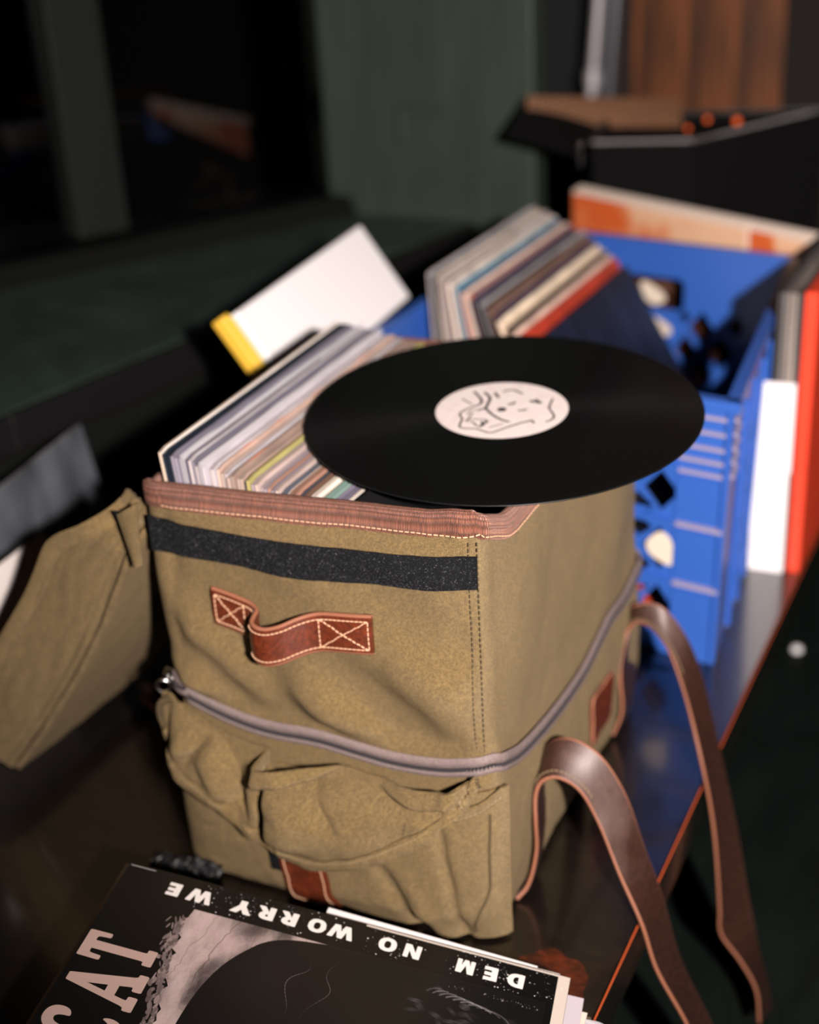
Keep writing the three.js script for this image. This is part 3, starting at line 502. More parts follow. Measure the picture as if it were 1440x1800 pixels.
// --- packed in the bag: thin edges seen from above, left to right
const KIND = {
  white: ['cream white sleeve with a bare white spine, leftmost in the bag', [232, 222, 212], [226, 205, 186]],
  navy: ['dark navy record sleeve, * of two at the left wall of the bag', [22, 30, 42], [40, 50, 62]],
  smoke: ['smoky lavender grey sleeve in the bag, * of its tone from the left', [120, 116, 132], [158, 152, 166]],
  silver: ['pale silver grey sleeve in the bag, * of its tone from the left', [190, 184, 190], [206, 196, 198]],
  spotted: ['beige sleeve with orange marks on its edge in the bag, * from the left', [190, 160, 145], [205, 182, 170]],
  pink: ['pale pinkish beige sleeve in the bag, * of its tone from the left', [200, 178, 170], [212, 190, 180]],
  yellow: ['record sleeve with a pale yellow top edge in the middle of the bag', [200, 190, 120], [216, 200, 132]],
  lilac: ['pale lilac sleeve right of the yellow edged one in the bag, * from the left', [168, 154, 164], [190, 174, 180]],
  rose: ['rose coloured record sleeve in the bag, * of its tone from the left', [190, 140, 120], [206, 160, 140]],
  slate: ['dark slate record sleeve, thin line in the bag, * from the left', [74, 80, 92], [92, 96, 106]],
  brown: ['brown edged sleeve left of the thick white ones in the bag, * from left', [120, 88, 70], [150, 116, 98]],
  thick: ['thick white sleeve in the bag near the record, * from the left', [226, 216, 204], [232, 222, 210]],
  teal: ['pale teal sleeve right of the thick white ones in the bag, * from left', [120, 150, 140], [146, 172, 162]],
  dusk: ['dusky violet grey sleeve right of the teal ones in the bag, * from left', [110, 104, 124], [140, 134, 152]],
  last: ['white edged record sleeve, the last pale one before the black sleeves in the bag', [214, 204, 192], [228, 216, 202]],
};
const ROW = ['white', 'navy', 'navy', 'smoke', 'smoke', 'smoke', 'smoke', 'silver', 'smoke', 'silver', 'silver', 'silver', 'silver', 'silver', 'spotted', 'pink', 'silver', 'pink', 'spotted', 'pink', 'spotted', 'slate', 'yellow', 'lilac', 'pink', 'lilac', 'lilac', 'rose', 'lilac', 'pink', 'slate', 'pink', 'brown', 'rose', 'slate', 'brown', 'thick', 'thick', 'thick', 'teal', 'teal', 'dusk', 'dusk', 'last'];
const total = {}; ROW.forEach((k) => total[k] = (total[k] ?? 0) + 1);
const ORD = ['first', 'second', 'third', 'fourth', 'fifth', 'sixth', 'seventh'], met = {};
ROW.forEach((k, i) => {
  const [kind, face0, edge0] = KIND[k], tone = rr(0.72, 0.95), face = face0.map((c) => c * tone), edge = edge0.map((c, j) => c * tone * [1, 0.985, 0.965][j]), nth = met[k] = (met[k] ?? -1) + 1, label = total[k] > 1 ? kind.replace('*', ORD[nth]) : kind, s = i / (ROW.length - 1), x = lerp(-0.1345, 0.0165, s), top = 0.3515 - (x + 0.128) * 0.165 + (k === 'white' ? 0.0015 : k === 'navy' ? 0.001 : k === 'yellow' ? 0.0022 : k === 'smoke' ? 0.001 : rr(-0.0015, 0.0013));
  const lean = lerp(0.095, 0.01, s), yaw = lerp(0.066, 0.004, s), h = 0.312, spots = [];
  if (k === 'spotted') for (let j = 0; j < 4; j++) spots.push([rr(-0.12, 0.12), rr(0.006, 0.014), srgb(228, 140, 104)]);
  if (k === 'pink' && rnd() > 0.4) spots.push([rr(-0.1, 0.12), 0.012, srgb(238, 226, 216)]);
  const t = sleeve('record_sleeve', label, total[k] > 1 ? k + ' sleeves in the bag' : null, { face: srgb(...face), edge: srgb(...edge), h, t: k === 'thick' ? 0.0023 : i === 6 || i === 11 ? 0.0015 : 0.0022, lean, yaw, spots, streak: k === 'navy' ? 0.5 : 0.22, pos: [x + 0.318 * Math.sin(lean), top - h * Math.cos(lean), 0.0005 + rr(-0.002, 0.002)], film: i === 6 || i === 11 });
});
sleeve('record_sleeve', 'plain black record sleeve leaning right of the pale ones in the bag', null, { face: srgb(14, 14, 15), edge: srgb(20, 20, 21), h: 0.300, lean: 0.10, pos: [0.056, 0.0312, 0.004], streak: 0.3 });
// --- the record lying across the bag
{
  const t = thing('vinyl_record', 'black vinyl record with a white sketched label lying across the open bag', 'record', null, [0.0725, 0.3452, -0.0085]);
  const q = new THREE.Quaternion().setFromUnitVectors(V(0, 1, 0), V(0.0166, 0.998, 0.0608).normalize()); t.quaternion.copy(q.multiply(new THREE.Quaternion().setFromAxisAngle(V(0, 1, 0), 0.4464)));
  const R = 0.1508, p = []; const add = (r, y) => p.push(new THREE.Vector2(r, y));
  add(0.0036, -0.0009); add(0.052, -0.0010); add(R - 0.004, -0.0009); add(R, -0.0002); add(R, 0.0006); add(R - 0.0012, 0.0012); add(R - 0.004, 0.0010);
  for (let i = 0; i <= 150; i++) { const r = lerp(R - 0.0055, 0.060, i / 150); add(r, 0.0009 + (i % 2 ? 0.000022 : 0) - 0.00002 * gauss(((i % 30) - 15) / 1.5)); }
  add(0.056, 0.0008); add(0.0525, 0.0009); add(0.0515, 0.00105); add(0.0036, 0.00105); add(0.0036, -0.0009);
  const g = new THREE.LatheGeometry(p, 256); mesh('disc', g, M.vinyl, t);
  const cv = document.createElement('canvas'); cv.width = cv.height = 1024; const c = cv.getContext('2d');
  c.fillStyle = 'rgb(222,209,204)'; c.fillRect(0, 0, 1024, 1024);
  for (let i = 0; i < 500; i++) { c.fillStyle = `rgba(${150 + rr(0, 60)},${130 + rr(0, 50)},${130 + rr(0, 50)},0.05)`; c.beginPath(); c.arc(rr(0, 1024), rr(0, 1024), rr(4, 40), 0, 7); c.fill(); }
  c.lineCap = c.lineJoin = 'round'; c.strokeStyle = 'rgb(46,40,40)';
  const X = (v) => 512 + (v - 735) / 607 * 512, Y = (v) => 512 + (v - 412) / 268 * 512;
  const stroke = (w, ...pts) => { c.lineWidth = w * 1.5; c.beginPath(); c.moveTo(X(pts[0][0]), Y(pts[0][1])); for (let i = 1; i < pts.length - 1; i++) c.quadraticCurveTo(X(pts[i][0]), Y(pts[i][1]), X((pts[i][0] + pts[i + 1][0]) / 2), Y((pts[i][1] + pts[i + 1][1]) / 2)); const e = pts[pts.length - 1]; c.lineTo(X(e[0]), Y(e[1])); c.stroke(); };
  stroke(9, [385, 285], [420, 312], [465, 338]);
  stroke(15, [505, 222], [530, 255], [552, 285], [566, 320], [540, 355], [480, 365]);
  stroke(11, [480, 365], [410, 390], [345, 425], [352, 450], [372, 480], [345, 520], [330, 555], [390, 572], [470, 575], [540, 600], [600, 628], [690, 602], [790, 572]);
  stroke(16, [600, 235], [635, 270], [645, 300], [615, 350], [590, 392], [520, 405]);
  stroke(15, [590, 392], [625, 440], [665, 475], [720, 512], [778, 530]);
  stroke(16, [698, 245], [706, 268], [722, 292]); stroke(14, [780, 237], [830, 222], [880, 228], [945, 268]);
  stroke(26, [1020, 350], [1050, 352], [1090, 368]); stroke(9, [1060, 330], [1085, 350], [1100, 372]);
  stroke(11, [1215, 340], [1180, 390], [1160, 430], [1190, 480], [1195, 515], [1150, 545], [1110, 552]);
  stroke(12, [785, 575], [850, 560], [900, 545], [960, 538], [985, 528], [1002, 556]);
  stroke(9, [405, 488], [450, 482], [500, 492], [560, 492], [600, 520], [560, 535], [510, 562], [480, 545], [470, 520], [430, 505]);
  stroke(17, [540, 520], [560, 540], [520, 560]); stroke(12, [590, 512], [560, 535], [540, 525]);
  stroke(17, [810, 368], [835, 366], [862, 352]); stroke(14, [890, 432], [920, 434], [952, 424]);
  stroke(8, [420, 440], [450, 400], [500, 398]); stroke(7, [600, 575], [660, 560], [720, 548]); stroke(8, [470, 430], [430, 470], [400, 510]);
  const map = new THREE.CanvasTexture(cv); map.colorSpace = THREE.SRGBColorSpace;
  const lg = new THREE.RingGeometry(0.0036, 0.0503, 96, 3); lg.rotateX(-Math.PI / 2); lg.translate(0, 0.00125, 0);
  { const P = lg.attributes.position, U = lg.attributes.uv; for (let i = 0; i < P.count; i++) U.setXY(i, 0.5 + P.getX(i) / 0.1006, 0.5 - P.getZ(i) / 0.1006); }
  mesh('record_label', lg, std({ map, roughness: 0.6 }), t, { label: 'white paper label with a loose black line drawing' });
}
// --- the pile in the foreground, top album tilted to the right
{
  const E0 = V(0.961, -0.179, -0.213).normalize(), WV = V(0.216, 0, 0.976).normalize();
  const base = V(E0.x, 0, E0.z).normalize();
  const lay = (o, roll, bx, by, bz) => { // places the back right corner (top face) and rolls about the long direction
    const e = base.clone().multiplyScalar(Math.cos(roll)).add(V(0, -Math.sin(roll), 0)), n = WV.clone().cross(e).normalize(), z = e.clone().cross(n);
    o.quaternion.setFromRotationMatrix(new THREE.Matrix4().makeBasis(e, n, z)); o.position.set(bx, by, bz).addScaledVector(e, -0.1565).addScaledVector(z, 0.1565); return o;
  };
  const cv = document.createElement('canvas'); cv.width = cv.height = 2048; const c = cv.getContext('2d'), S = 2048;
  c.fillStyle = 'rgb(9,9,9)'; c.fillRect(0, 0, S, S);
  // photograph printed on the cover: pale rock, a dark rounded figure, black leather folds
  c.save(); c.beginPath(); c.moveTo(0.186 * S, 0.088 * S);
  c.lineTo(0.957 * S, 0.088 * S); c.lineTo(0.957 * S, S); c.lineTo(0.2 * S, S);
  for (let i = 0; i <= 60; i++) { const t = 1 - i / 60, y = lerp(0.115, 1, t); c.lineTo((0.176 + 0.05 * smooth(0.1, 0.5, y) + (rnd() - 0.5) * 0.022) * S, y * S); }
  c.closePath(); c.fillStyle = 'rgb(128,112,108)'; c.fill(); c.clip();
  for (let i = 0; i < 3600; i++) { const x = rr(0.15, 0.62) * S, y = rr(0.07, 0.8) * S, n = fbm(x / 190, y / 420, 2), d = n > 0 ? 176 : 44; c.fillStyle = `rgba(${d},${d * 0.88},${d * 0.86},${0.06 + Math.abs(n) * 0.2})`; c.beginPath(); c.ellipse(x, y, rr(4, 40), rr(10, 90), rr(-0.3, 0.5), 0, 7); c.fill(); }
  for (let i = 0; i < 9000; i++) { const d = rnd() > 0.5 ? 190 : 40; c.fillStyle = `rgba(${d},${d * 0.9},${d * 0.9},0.14)`; c.fillRect(rr(0.15, 0.6) * S, rr(0.07, 0.8) * S, rr(1, 4), rr(1, 6)); }
  c.strokeStyle = 'rgba(60,48,46,0.5)'; for (const k of [0, 1, 2, 3, 4]) { c.lineWidth = rr(2, 5); c.beginPath(); let x = (0.24 + 0.05 * k) * S, y = 0.08 * S; c.moveTo(x, y); for (let j = 0; j < 16; j++) { x += rr(-16, 10); y += rr(14, 40); c.lineTo(x, y); } c.stroke(); }
  c.fillStyle = 'rgb(13,13,13)'; c.beginPath(); c.moveTo(0.262 * S, 0.5 * S); c.bezierCurveTo(0.255 * S, 0.26 * S, 0.30 * S, 0.20 * S, 0.345 * S, 0.14 * S); c.bezierCurveTo(0.39 * S, 0.09 * S, 0.45 * S, 0.098 * S, 0.53 * S, 0.080 * S); c.lineTo(S, 0.07 * S); c.lineTo(S, S); c.lineTo(0.262 * S, S); c.closePath(); c.fill();
  const lg = (x0, y0, x1, y1, w, a) => { const n = 26; for (let i = 0; i < n; i++) { const t = i / n; c.strokeStyle = `rgba(130,120,120,${a * Math.sin(t * 3.14)})`; c.lineWidth = w * Math.sin(t * 3.14) + 1; c.beginPath(); const f = (u) => [lerp(x0, x1, u) * S + 30 * Math.sin(u * 9 + x0 * 40), lerp(y0, y1, u) * S + 18 * Math.sin(u * 7 + y0 * 60)]; c.moveTo(...f(t)); c.lineTo(...f(t + 1.6 / n)); c.stroke(); } };
  for (let i = 0; i < 30; i++) { const a = rr(0, 1), x0 = 0.66 + a * 0.26, y0 = 0.098 + 0.05 * a + rr(0, 0.2); const gr = c.createLinearGradient(x0 * S, y0 * S, (x0 + 0.03) * S, (y0 + 0.02) * S); const k = rr(0.1, 0.34); gr.addColorStop(0, 'rgba(120,112,112,0)'); gr.addColorStop(0.5, `rgba(130,122,122,${k})`); gr.addColorStop(1, 'rgba(120,112,112,0)'); c.fillStyle = gr; c.beginPath(); c.ellipse((x0 + 0.015) * S, (y0 + 0.01) * S, rr(20, 60), rr(7, 18), rr(-0.2, 0.9), 0, 7); c.fill(); }
  for (let i = 0; i < 9; i++) { c.strokeStyle = `rgba(150,142,142,${rr(0.25, 0.5)})`; c.lineWidth = rr(5, 11); c.beginPath(); c.arc((0.74 + i * 0.014) * S, (0.155 + i * 0.006) * S, (0.03 + 0.003 * i) * S, -2.6 + 0.1 * i, -1.5 + 0.1 * i); c.stroke(); }
  lg(0.46, 0.12, 0.44, 0.3, 3, 0.35); lg(0.53, 0.10, 0.50, 0.3, 3, 0.3);
  c.restore();
  // torn left margin of the print
  for (let i = 0; i < 260; i++) { const y = rr(0.12, 0.6), x = 0.176 + 0.05 * smooth(0.1, 0.5, y) - Math.abs(rr(-1, 1) * rr(0, 1)) * 0.035; const g0 = rr(0.55, 1); c.fillStyle = `rgba(${138 * g0},${120 * g0},${116 * g0},0.9)`; c.beginPath(); c.ellipse(x * S, y * S, rr(3, 11), rr(6, 26), rr(-0.5, 0.5), 0, 7); c.fill(); }
  // cream margin on the right
  c.fillStyle = 'rgb(190,178,166)'; c.fillRect(0.974 * S, 0, 0.03 * S, S); c.fillRect(0.55 * S, 0, 0.45 * S, 0.006 * S);
  // words along the back edge, upside down for the viewer
  c.fillStyle = 'rgb(214,208,202)'; c.textAlign = 'center'; c.textBaseline = 'middle';
  const glyph = (ch, s, t, w, h, rot) => { c.save(); c.translate(s * S, t * S); c.rotate(rot); c.font = 'bold 100px sans-serif'; const m = c.measureText(ch); c.scale(w * S / m.width, h * S / 73); c.lineWidth = 7; c.strokeStyle = c.fillStyle; c.lineJoin = 'round'; c.fillText(ch, 0, 0); c.strokeText(ch, 0, 0); c.restore(); };
  const line = [['D', 0.889, 0.040], ['E', 0.835, 0.034], ['M', 0.779, 0.044], ['N', 0.662, 0.042], ['O', 0.607, 0.042], ['W', 0.503, 0.052], ['O', 0.449, 0.042], ['R', 0.388, 0.040], ['R', 0.337, 0.040], ['Y', 0.280, 0.042], ['W', 0.183, 0.052], ['E', 0.124, 0.034]];
  for (const [ch, s, w] of line) glyph(ch, s, 0.0445 + 0.003 * Math.sin(s * 9), w, 0.036, Math.PI + 0.02 * Math.sin(s * 50));
  for (let i = 0; i < 420; i++) { const s = [0.80, 0.62, 0.44, 0.23, 0.92, 0.32][i % 6] + rr(-0.07, 0.07), r = Math.pow(rnd(), 3) * 3.4 + 0.8; c.globalAlpha = rr(0.4, 1); c.beginPath(); c.arc(s * S, (rr(0.004, 0.082)) * S, r, 0, 7); c.fill(); } c.globalAlpha = 1;
  // tall letters up the left side
  c.fillStyle = 'rgb(166,140,130)';
  const tall = (ch, s, t, w, h) => { c.save(); c.translate(s * S, t * S); c.rotate(-Math.PI / 2); c.font = 'bold 100px serif'; const m = c.measureText(ch); c.scale(w * S / m.width, h * S / 66); c.lineWidth = 5; c.strokeStyle = c.fillStyle; c.lineJoin = 'round'; c.fillText(ch, 0, 0); c.strokeText(ch, 0, 0); c.restore(); };
  tall('T', 0.085, 0.252, 0.072, 0.135); tall('A', 0.094, 0.347, 0.092, 0.135); tall('C', 0.094, 0.458, 0.078, 0.135);
  c.fillStyle = 'rgba(220,214,206,0.8)'; c.font = '18px monospace'; c.save(); c.translate(0.035 * S, 0.008 * S); c.fillRect(-60, -2, 120, 4); c.restore();
  for (let i = 0; i < 40; i++) { c.fillStyle = `rgba(190,180,175,${rr(0.1, 0.5)})`; c.fillRect(rr(0.74, 0.95) * S, 0.108 * S + rr(-8, 8), rr(2, 8), rr(3, 9)); }
  const map = new THREE.CanvasTexture(cv); map.colorSpace = THREE.SRGBColorSpace;
  const face = phy({ map, roughness: 0.34, clearcoat: 0.5, clearcoatRoughness: 0.25 });
  const flatGeo = (w, h, d, r = 0.0006) => new RoundedBoxGeometry(w, h, d, 2, r);
  const ROLL = 0.18;
  const top = lay(thing('album', 'black album with white lettering and a rock photograph on top of the front pile', 'album'), ROLL, 0.213, 0.048, 0.235);
  mesh('jacket', flatGeo(0.313, 0.0034, 0.313, 0.0009).translate(0, -0.0018, 0), std({ color: rgb(0.02, 0.02, 0.02), roughness: 0.5 }), top);
  const pg = new THREE.BoxGeometry(0.3125, 0.0003, 0.3125); pg.translate(0, 0.00012, 0);
  { const P = pg.attributes.position, U = pg.attributes.uv; for (let i = 0; i < P.count; i++) U.setXY(i, 0.5 + P.getX(i) / 0.313, 0.5 - P.getZ(i) / 0.313); }
  mesh('cover_print', pg, face, top, { label: 'printed front cover with white capital letters' });
  const under = [
    ['white paper record sleeve sticking out behind the top album of the front pile', 6, -0.0105, -0.0085, [226, 216, 208], 0.0026],
    ['lavender grey sleeve stepping out right of the top album', 5, 0.0085, -0.002, [182, 172, 176], 0.0030],
    ['worn cream sleeve with a torn right edge, under the lavender one', 4, 0.0145, 0.003, [206, 192, 176], 0.0030],
    ['black record sleeve in clear plastic, furthest right in the front pile', 3, 0.0275, 0.0075, [20, 22, 24], 0.0032],
    ['brown sleeve in the lower half of the front pile', 2, 0.013, -0.004, [92, 76, 60], 0.0032],
    ['dark grey sleeve second from the bottom of the front pile', 1, 0.002, 0.006, [60, 60, 64], 0.0032],
    ['black bottom sleeve of the front pile, lying on the table', 0, 0.0, 0.004, [16, 16, 17], 0.0032]];
  for (const [label, k, dx, dz, col, th] of under) {
    const t = lay(thing('album', label, 'album'), lerp(0.012, ROLL - 0.012, k / 6), 0.2135 + dx, 0.0052 + k * 0.0058 - dx * Math.tan(lerp(0.012, ROLL - 0.012, k / 6)), 0.236 + dz);
    const m = std({ color: srgb(...col), roughness: 0.55 });
    if (k === 4) { const s = new THREE.Shape(); s.moveTo(-0.156, -0.156); for (let i = 0; i <= 50; i++) s.lineTo(0.1535 + 0.0028 * fbm(i * 0.5, 3, 1) + (i % 3) * 0.0006, lerp(-0.156, 0.156, i / 50)); s.lineTo(-0.156, 0.156); const g = new THREE.ExtrudeGeometry(s, { depth: th, bevelEnabled: false }); g.rotateX(-Math.PI / 2); g.translate(0, -th, 0); mesh('jacket', g, m, t); }
    else mesh('jacket', flatGeo(0.313, th, 0.313).translate(0, -th / 2, 0), m, t);
    if (k === 3) { const s = new THREE.Shape(); const a = 0.162, r = 0.014; s.moveTo(-a, -a); s.lineTo(a - r, -a); s.absarc(a - r, -a + r, r, -Math.PI / 2, 0); s.lineTo(a, a - r); s.absarc(a - r, a - r, r, 0, Math.PI / 2); s.lineTo(-a, a); const g = new THREE.ExtrudeGeometry(s, { depth: 0.0004, bevelEnabled: false }); g.rotateX(-Math.PI / 2); g.translate(0, 0.0006, 0); mesh('plastic_cover', g, M.film, t, { label: 'clear plastic cover with rounded corner' });
      mesh('worn_edge', tube([[0.1615, -0.001, 0.15], [0.1615, -0.001, -0.14], [0.158, -0.001, -0.156], [0.146, -0.001, -0.1615], [0.05, -0.001, -0.1615]], 0.0007, 60, 5), M.paper, t); }
    if (k === 6) mesh('inner_sleeve', flatGeo(0.150, 0.0008, 0.10).rotateY(-0.035).translate(0.064, -0.0030, -0.1135), M.paper, t);
  }
  // torn black wrapper behind the pile
  const w = thing('plastic_wrapper', 'crumpled black plastic wrapper between the front pile and the bag', 'wrapper', null, [-0.123, 0, 0.197], 0.2);
  mesh('film', sheet(40, 16, (u, v) => V(lerp(-0.030, 0.030, u) + 0.004 * fbm(u * 7, v * 5, 3), 0.004 + 0.008 * Math.abs(fbm(u * 5, v * 4, 7)) + 0.009 * Math.sin(v * 3.1), lerp(0.011, -0.011, v) + 0.004 * fbm(u * 9, v * 3, 1)), 0.0008), phy({ color: rgb(0.010, 0.010, 0.011), roughness: 0.45 }), w);
}
// ---------------------------------------------------------------- the blue crate and what stands round it
{
  const CH = 0.28, QF = [[-0.205, -0.300], [0.196, -0.243]], QB = [[-0.205, -0.800], [0.150, -0.732]];
  const warp = (g) => { // box x -0.19..0.19, z -0.25..0.25 onto the crate's own four corners, narrower at the foot
    const P = g.attributes.position;
    for (let i = 0; i < P.count; i++) {
      const y = P.getY(i), k = 1 - 0.055 * (1 - y / CH), a = (P.getX(i) * k / 0.19 + 1) / 2, b = (0.25 - P.getZ(i) * k) / 0.5;
      const fx = lerp(QF[0][0], QF[1][0], a), fz = lerp(QF[0][1], QF[1][1], a), bx = lerp(QB[0][0], QB[1][0], a), bz = lerp(QB[0][1], QB[1][1], a);
      P.setXYZ(i, lerp(fx, bx, b), y, lerp(fz, bz, b));
    }
    g.computeVertexNormals(); return g;
  };
  const crate = thing('milk_crate', 'blue plastic milk crate full of records behind the bag', 'crate');
  const sub = (w, h, d, x, y, z) => { const g = new THREE.BoxGeometry(w, h, d, Math.max(1, Math.round(w / 0.04)), 1, Math.max(1, Math.round(d / 0.04))); g.translate(x, y, z); return g; };
  function wall(half, slot, cells) { // a wall in its own xy plane with a hand slot and a lattice of diamond holes
    const s = new THREE.Shape(); s.moveTo(-half, 0.0); s.lineTo(half, 0); s.lineTo(half, CH - 0.006); s.lineTo(-half, CH - 0.006); s.closePath();
    const hole = (pts) => { const p = new THREE.Path(); pts.forEach(([x, y], i) => i ? p.lineTo(x, y) : p.moveTo(x, y)); p.closePath(); s.holes.push(p); };
    if (slot) { const [x0, x1, y0, y1] = slot; hole([[x0, y0 + 0.006], [x0 + 0.006, y0], [x1 - 0.006, y0], [x1, y0 + 0.006], [x1, y1 - 0.006], [x1 - 0.006, y1], [x0 + 0.006, y1], [x0, y1 - 0.006]]); }
    for (const [x, y, rx, ry] of cells) hole([[x - rx, y], [x, y - ry], [x + rx, y], [x, y + ry]]);
    return new THREE.ExtrudeGeometry(s, { depth: 0.0045, bevelEnabled: false, curveSegments: 4 });
  }
  const lattice = (half, skip, x0 = -half + 0.022) => { const out = []; for (let r = 0; r < 3; r++) { const y0 = [0.025, 0.089, 0.154][r], y1 = [0.081, 0.146, 0.206][r], yc = (y0 + y1) / 2, ry = (y1 - y0) / 2 - 0.003; for (let x = x0; x <= half - 0.02; x += 0.044) { if (skip && skip(x, yc)) continue; out.push([x, yc, 0.0175, ry * 0.94]); if (x + 0.022 < half - 0.02) { out.push([x + 0.022, y0 + 0.008, 0.0150, 0.0125], [x + 0.022, y1 - 0.008, 0.0150, 0.0125]); } } } return out; };
  const W = (g, m, nm, extra) => mesh(nm, warp(g), m, crate, extra);
  W(wall(0.19, [-0.055, 0.055, 0.218, 0.252], lattice(0.1495, null, -0.136)).translate(0, 0, 0.2455), M.crate, 'front_wall');
  W(wall(0.19, [-0.052, 0.042, 0.196, 0.236], [[0.070, 0.178, 0.0185, 0.022], [0.098, 0.150, 0.0185, 0.022], [0.048, 0.148, 0.0165, 0.020], [0.072, 0.118, 0.0175, 0.02], [0.118, 0.186, 0.013, 0.014], [0.044, 0.19, 0.009, 0.008], [0.022, 0.12, 0.0175, 0.02], [-0.05, 0.12, 0.0175, 0.02], [-0.005, 0.148, 0.0165, 0.02], [-0.1, 0.12, 0.0175, 0.02], [-0.076, 0.148, 0.0165, 0.02], [0.0, 0.07, 0.018, 0.022], [0.06, 0.07, 0.018, 0.022], [-0.06, 0.07, 0.018, 0.022]]).translate(0, 0, -0.25), M.crate, 'back_wall');
  for (const s of [-1, 1]) W(wall(0.25, [-0.055, 0.055, 0.218, 0.252], lattice(0.16)).rotateY(Math.PI / 2).translate(s > 0 ? 0.1855 : -0.19, 0, 0), M.crate, 'side_wall');
  W(sub(0.37, 0.005, 0.49, 0, 0.0035, 0), M.crate, 'floor_plate');
  W(merge([sub(0.392, 0.010, 0.012, 0, CH - 0.004, 0.2475), sub(0.392, 0.010, 0.012, 0, CH - 0.004, -0.2475), sub(0.012, 0.010, 0.496, 0.188, CH - 0.004, 0), sub(0.012, 0.010, 0.496, -0.188, CH - 0.004, 0)]), M.crate, 'rim');
  // ribs and raised plates on the corner posts of the front, ledges between
  for (const s of [-1, 1]) {
    const x = s * 0.1655;
    for (const y of [0.263, 0.248, 0.2325, 0.219, 0.206]) W(sub(0.044, 0.0028, 0.005, x, y, 0.2515), M.ribHighlight, 'rib', { label: 'rib with its highlight painted lavender' });
    for (const y of [0.150, 0.085]) W(sub(0.046, 0.0035, 0.006, x, y, 0.2525), M.ribHighlight, 'rib');
    for (const [y, h] of [[0.178, 0.044], [0.1175, 0.052], [0.047, 0.062]]) W(sub(0.040, h, 0.003, x - s * 0.003, y, 0.251), M.crate, 'post_plate');
    W(sub(0.003, 0.27, 0.006, s * 0.1865, 0.138, 0.2515), M.crate, 'post_edge');
  }
  for (const y of [0.150, 0.085, 0.0215, 0.209]) W(sub(0.288, 0.006, 0.006, 0, y, 0.2525), M.crate, 'ledge');
  for (const z of [-0.19, -0.13, -0.07, -0.01, 0.05, 0.11, 0.17]) W(sub(0.005, 0.25, 0.005, 0.192, 0.13, z), M.crate, 'side_rib');
  for (const y of [0.262, 0.248, 0.234, 0.220, 0.206]) W(sub(0.004, 0.003, 0.03, 0.1925, y, 0.232), M.ribHighlight, 'rib');
  // worn cream printed marks
  const mark = (x, y, z, rx, ry, a) => { const s = new THREE.Shape(); for (let i = 0; i <= 24; i++) { const t = i / 24 * Math.PI * 2, r = 1 + 0.12 * Math.sin(t * 3 + x * 90), px = Math.cos(t) * rx * r, py = Math.sin(t) * ry * r, X = px * Math.cos(a) - py * Math.sin(a), Y = px * Math.sin(a) + py * Math.cos(a); i ? s.lineTo(X, Y) : s.moveTo(X, Y); } const g = new THREE.ExtrudeGeometry(s, { depth: 0.0016, bevelEnabled: false }); g.translate(x, y, z); return g; };
  const cream = std({ color: rgb(0.66, 0.56, 0.45), roughness: 0.7 });
  for (const [x, y, rx, ry, a] of [[-0.004, 0.2145, 0.020, 0.011, -0.5], [0.006, 0.172, 0.019, 0.012, -0.3], [0.030, 0.118, 0.016, 0.013, 0.1], [0.046, 0.104, 0.014, 0.013, 0.2], [0.022, 0.136, 0.011, 0.008, 0.2]]) W(mark(x, y, -0.2445, rx, ry, a), cream, 'cream_mark', { label: 'worn cream printed mark' });
  W(mark(0.131, 0.118, 0.2495, 0.0135, 0.0175, 0.5), cream, 'cream_mark');  // cream plug added over a lattice hole, for an item inside the crate

  // records leaning to the left in the crate
  const KINDS = [
    ['white record sleeve, leftmost and most upright in the crate', [232, 222, 212], [222, 208, 196]],
    ['glossy dark record sleeve second in the crate', [40, 38, 40], [70, 66, 66]],
    ['beige sleeve with glints painted on its edge near the left of the crate', [206, 190, 170], [214, 196, 178]],
    ['dusty mauve record sleeve left of the white ones in the crate', [150, 134, 142], [176, 158, 160]],
    ['grey brown record sleeve before the first thick white one in the crate', [140, 120, 108], [160, 140, 128]],
    ['thick white record sleeve left of the turquoise one in the crate', [230, 220, 210], [224, 208, 194]],
    ['second white sleeve touching the turquoise one in the crate', [226, 216, 206], [206, 186, 172]],
    ['bright turquoise record sleeve in the crate', [44, 130, 160], [150, 150, 150]],
    ['slim red orange record sleeve right of the turquoise one', [190, 82, 50], [200, 120, 90]],
    ['ivory record sleeve right of the slim red orange one', [228, 214, 202], [206, 182, 168]],
    ['orange edged record sleeve in the middle of the crate', [150, 110, 100], [212, 110, 64]],
    ['grey violet record sleeve right of the orange edged one', [92, 82, 104], [90, 78, 84]],
    ['black record sleeve in the middle of the crate', [18, 18, 20], [16, 16, 18]],
    ['second black record sleeve in the crate, its corner catching light', [22, 22, 26], [24, 22, 24]],
    ['brown record sleeve right of the black pair in the crate', [110, 84, 70], [96, 70, 58]],
    ['mauve brown record sleeve left of the deep violet one', [120, 96, 90], [128, 96, 84]],
    ['deep violet record sleeve in the right half of the crate', [44, 34, 66], [46, 34, 60]],
    ['cream record sleeve with a thick cream front in the crate', [230, 212, 186], [222, 196, 172]],
    ['tan record sleeve after the thick cream one', [214, 190, 164], [206, 178, 156]],
    ['dark brown record sleeve between tan and blush ones in the crate', [60, 48, 42], [76, 58, 50]],
    ['blush pink record sleeve third from the right of the row', [220, 190, 172], [214, 180, 164]],
    ['red edged record sleeve beside the dark leaning cover', [170, 56, 36], [190, 70, 44]]];
  const n = KINDS.length;
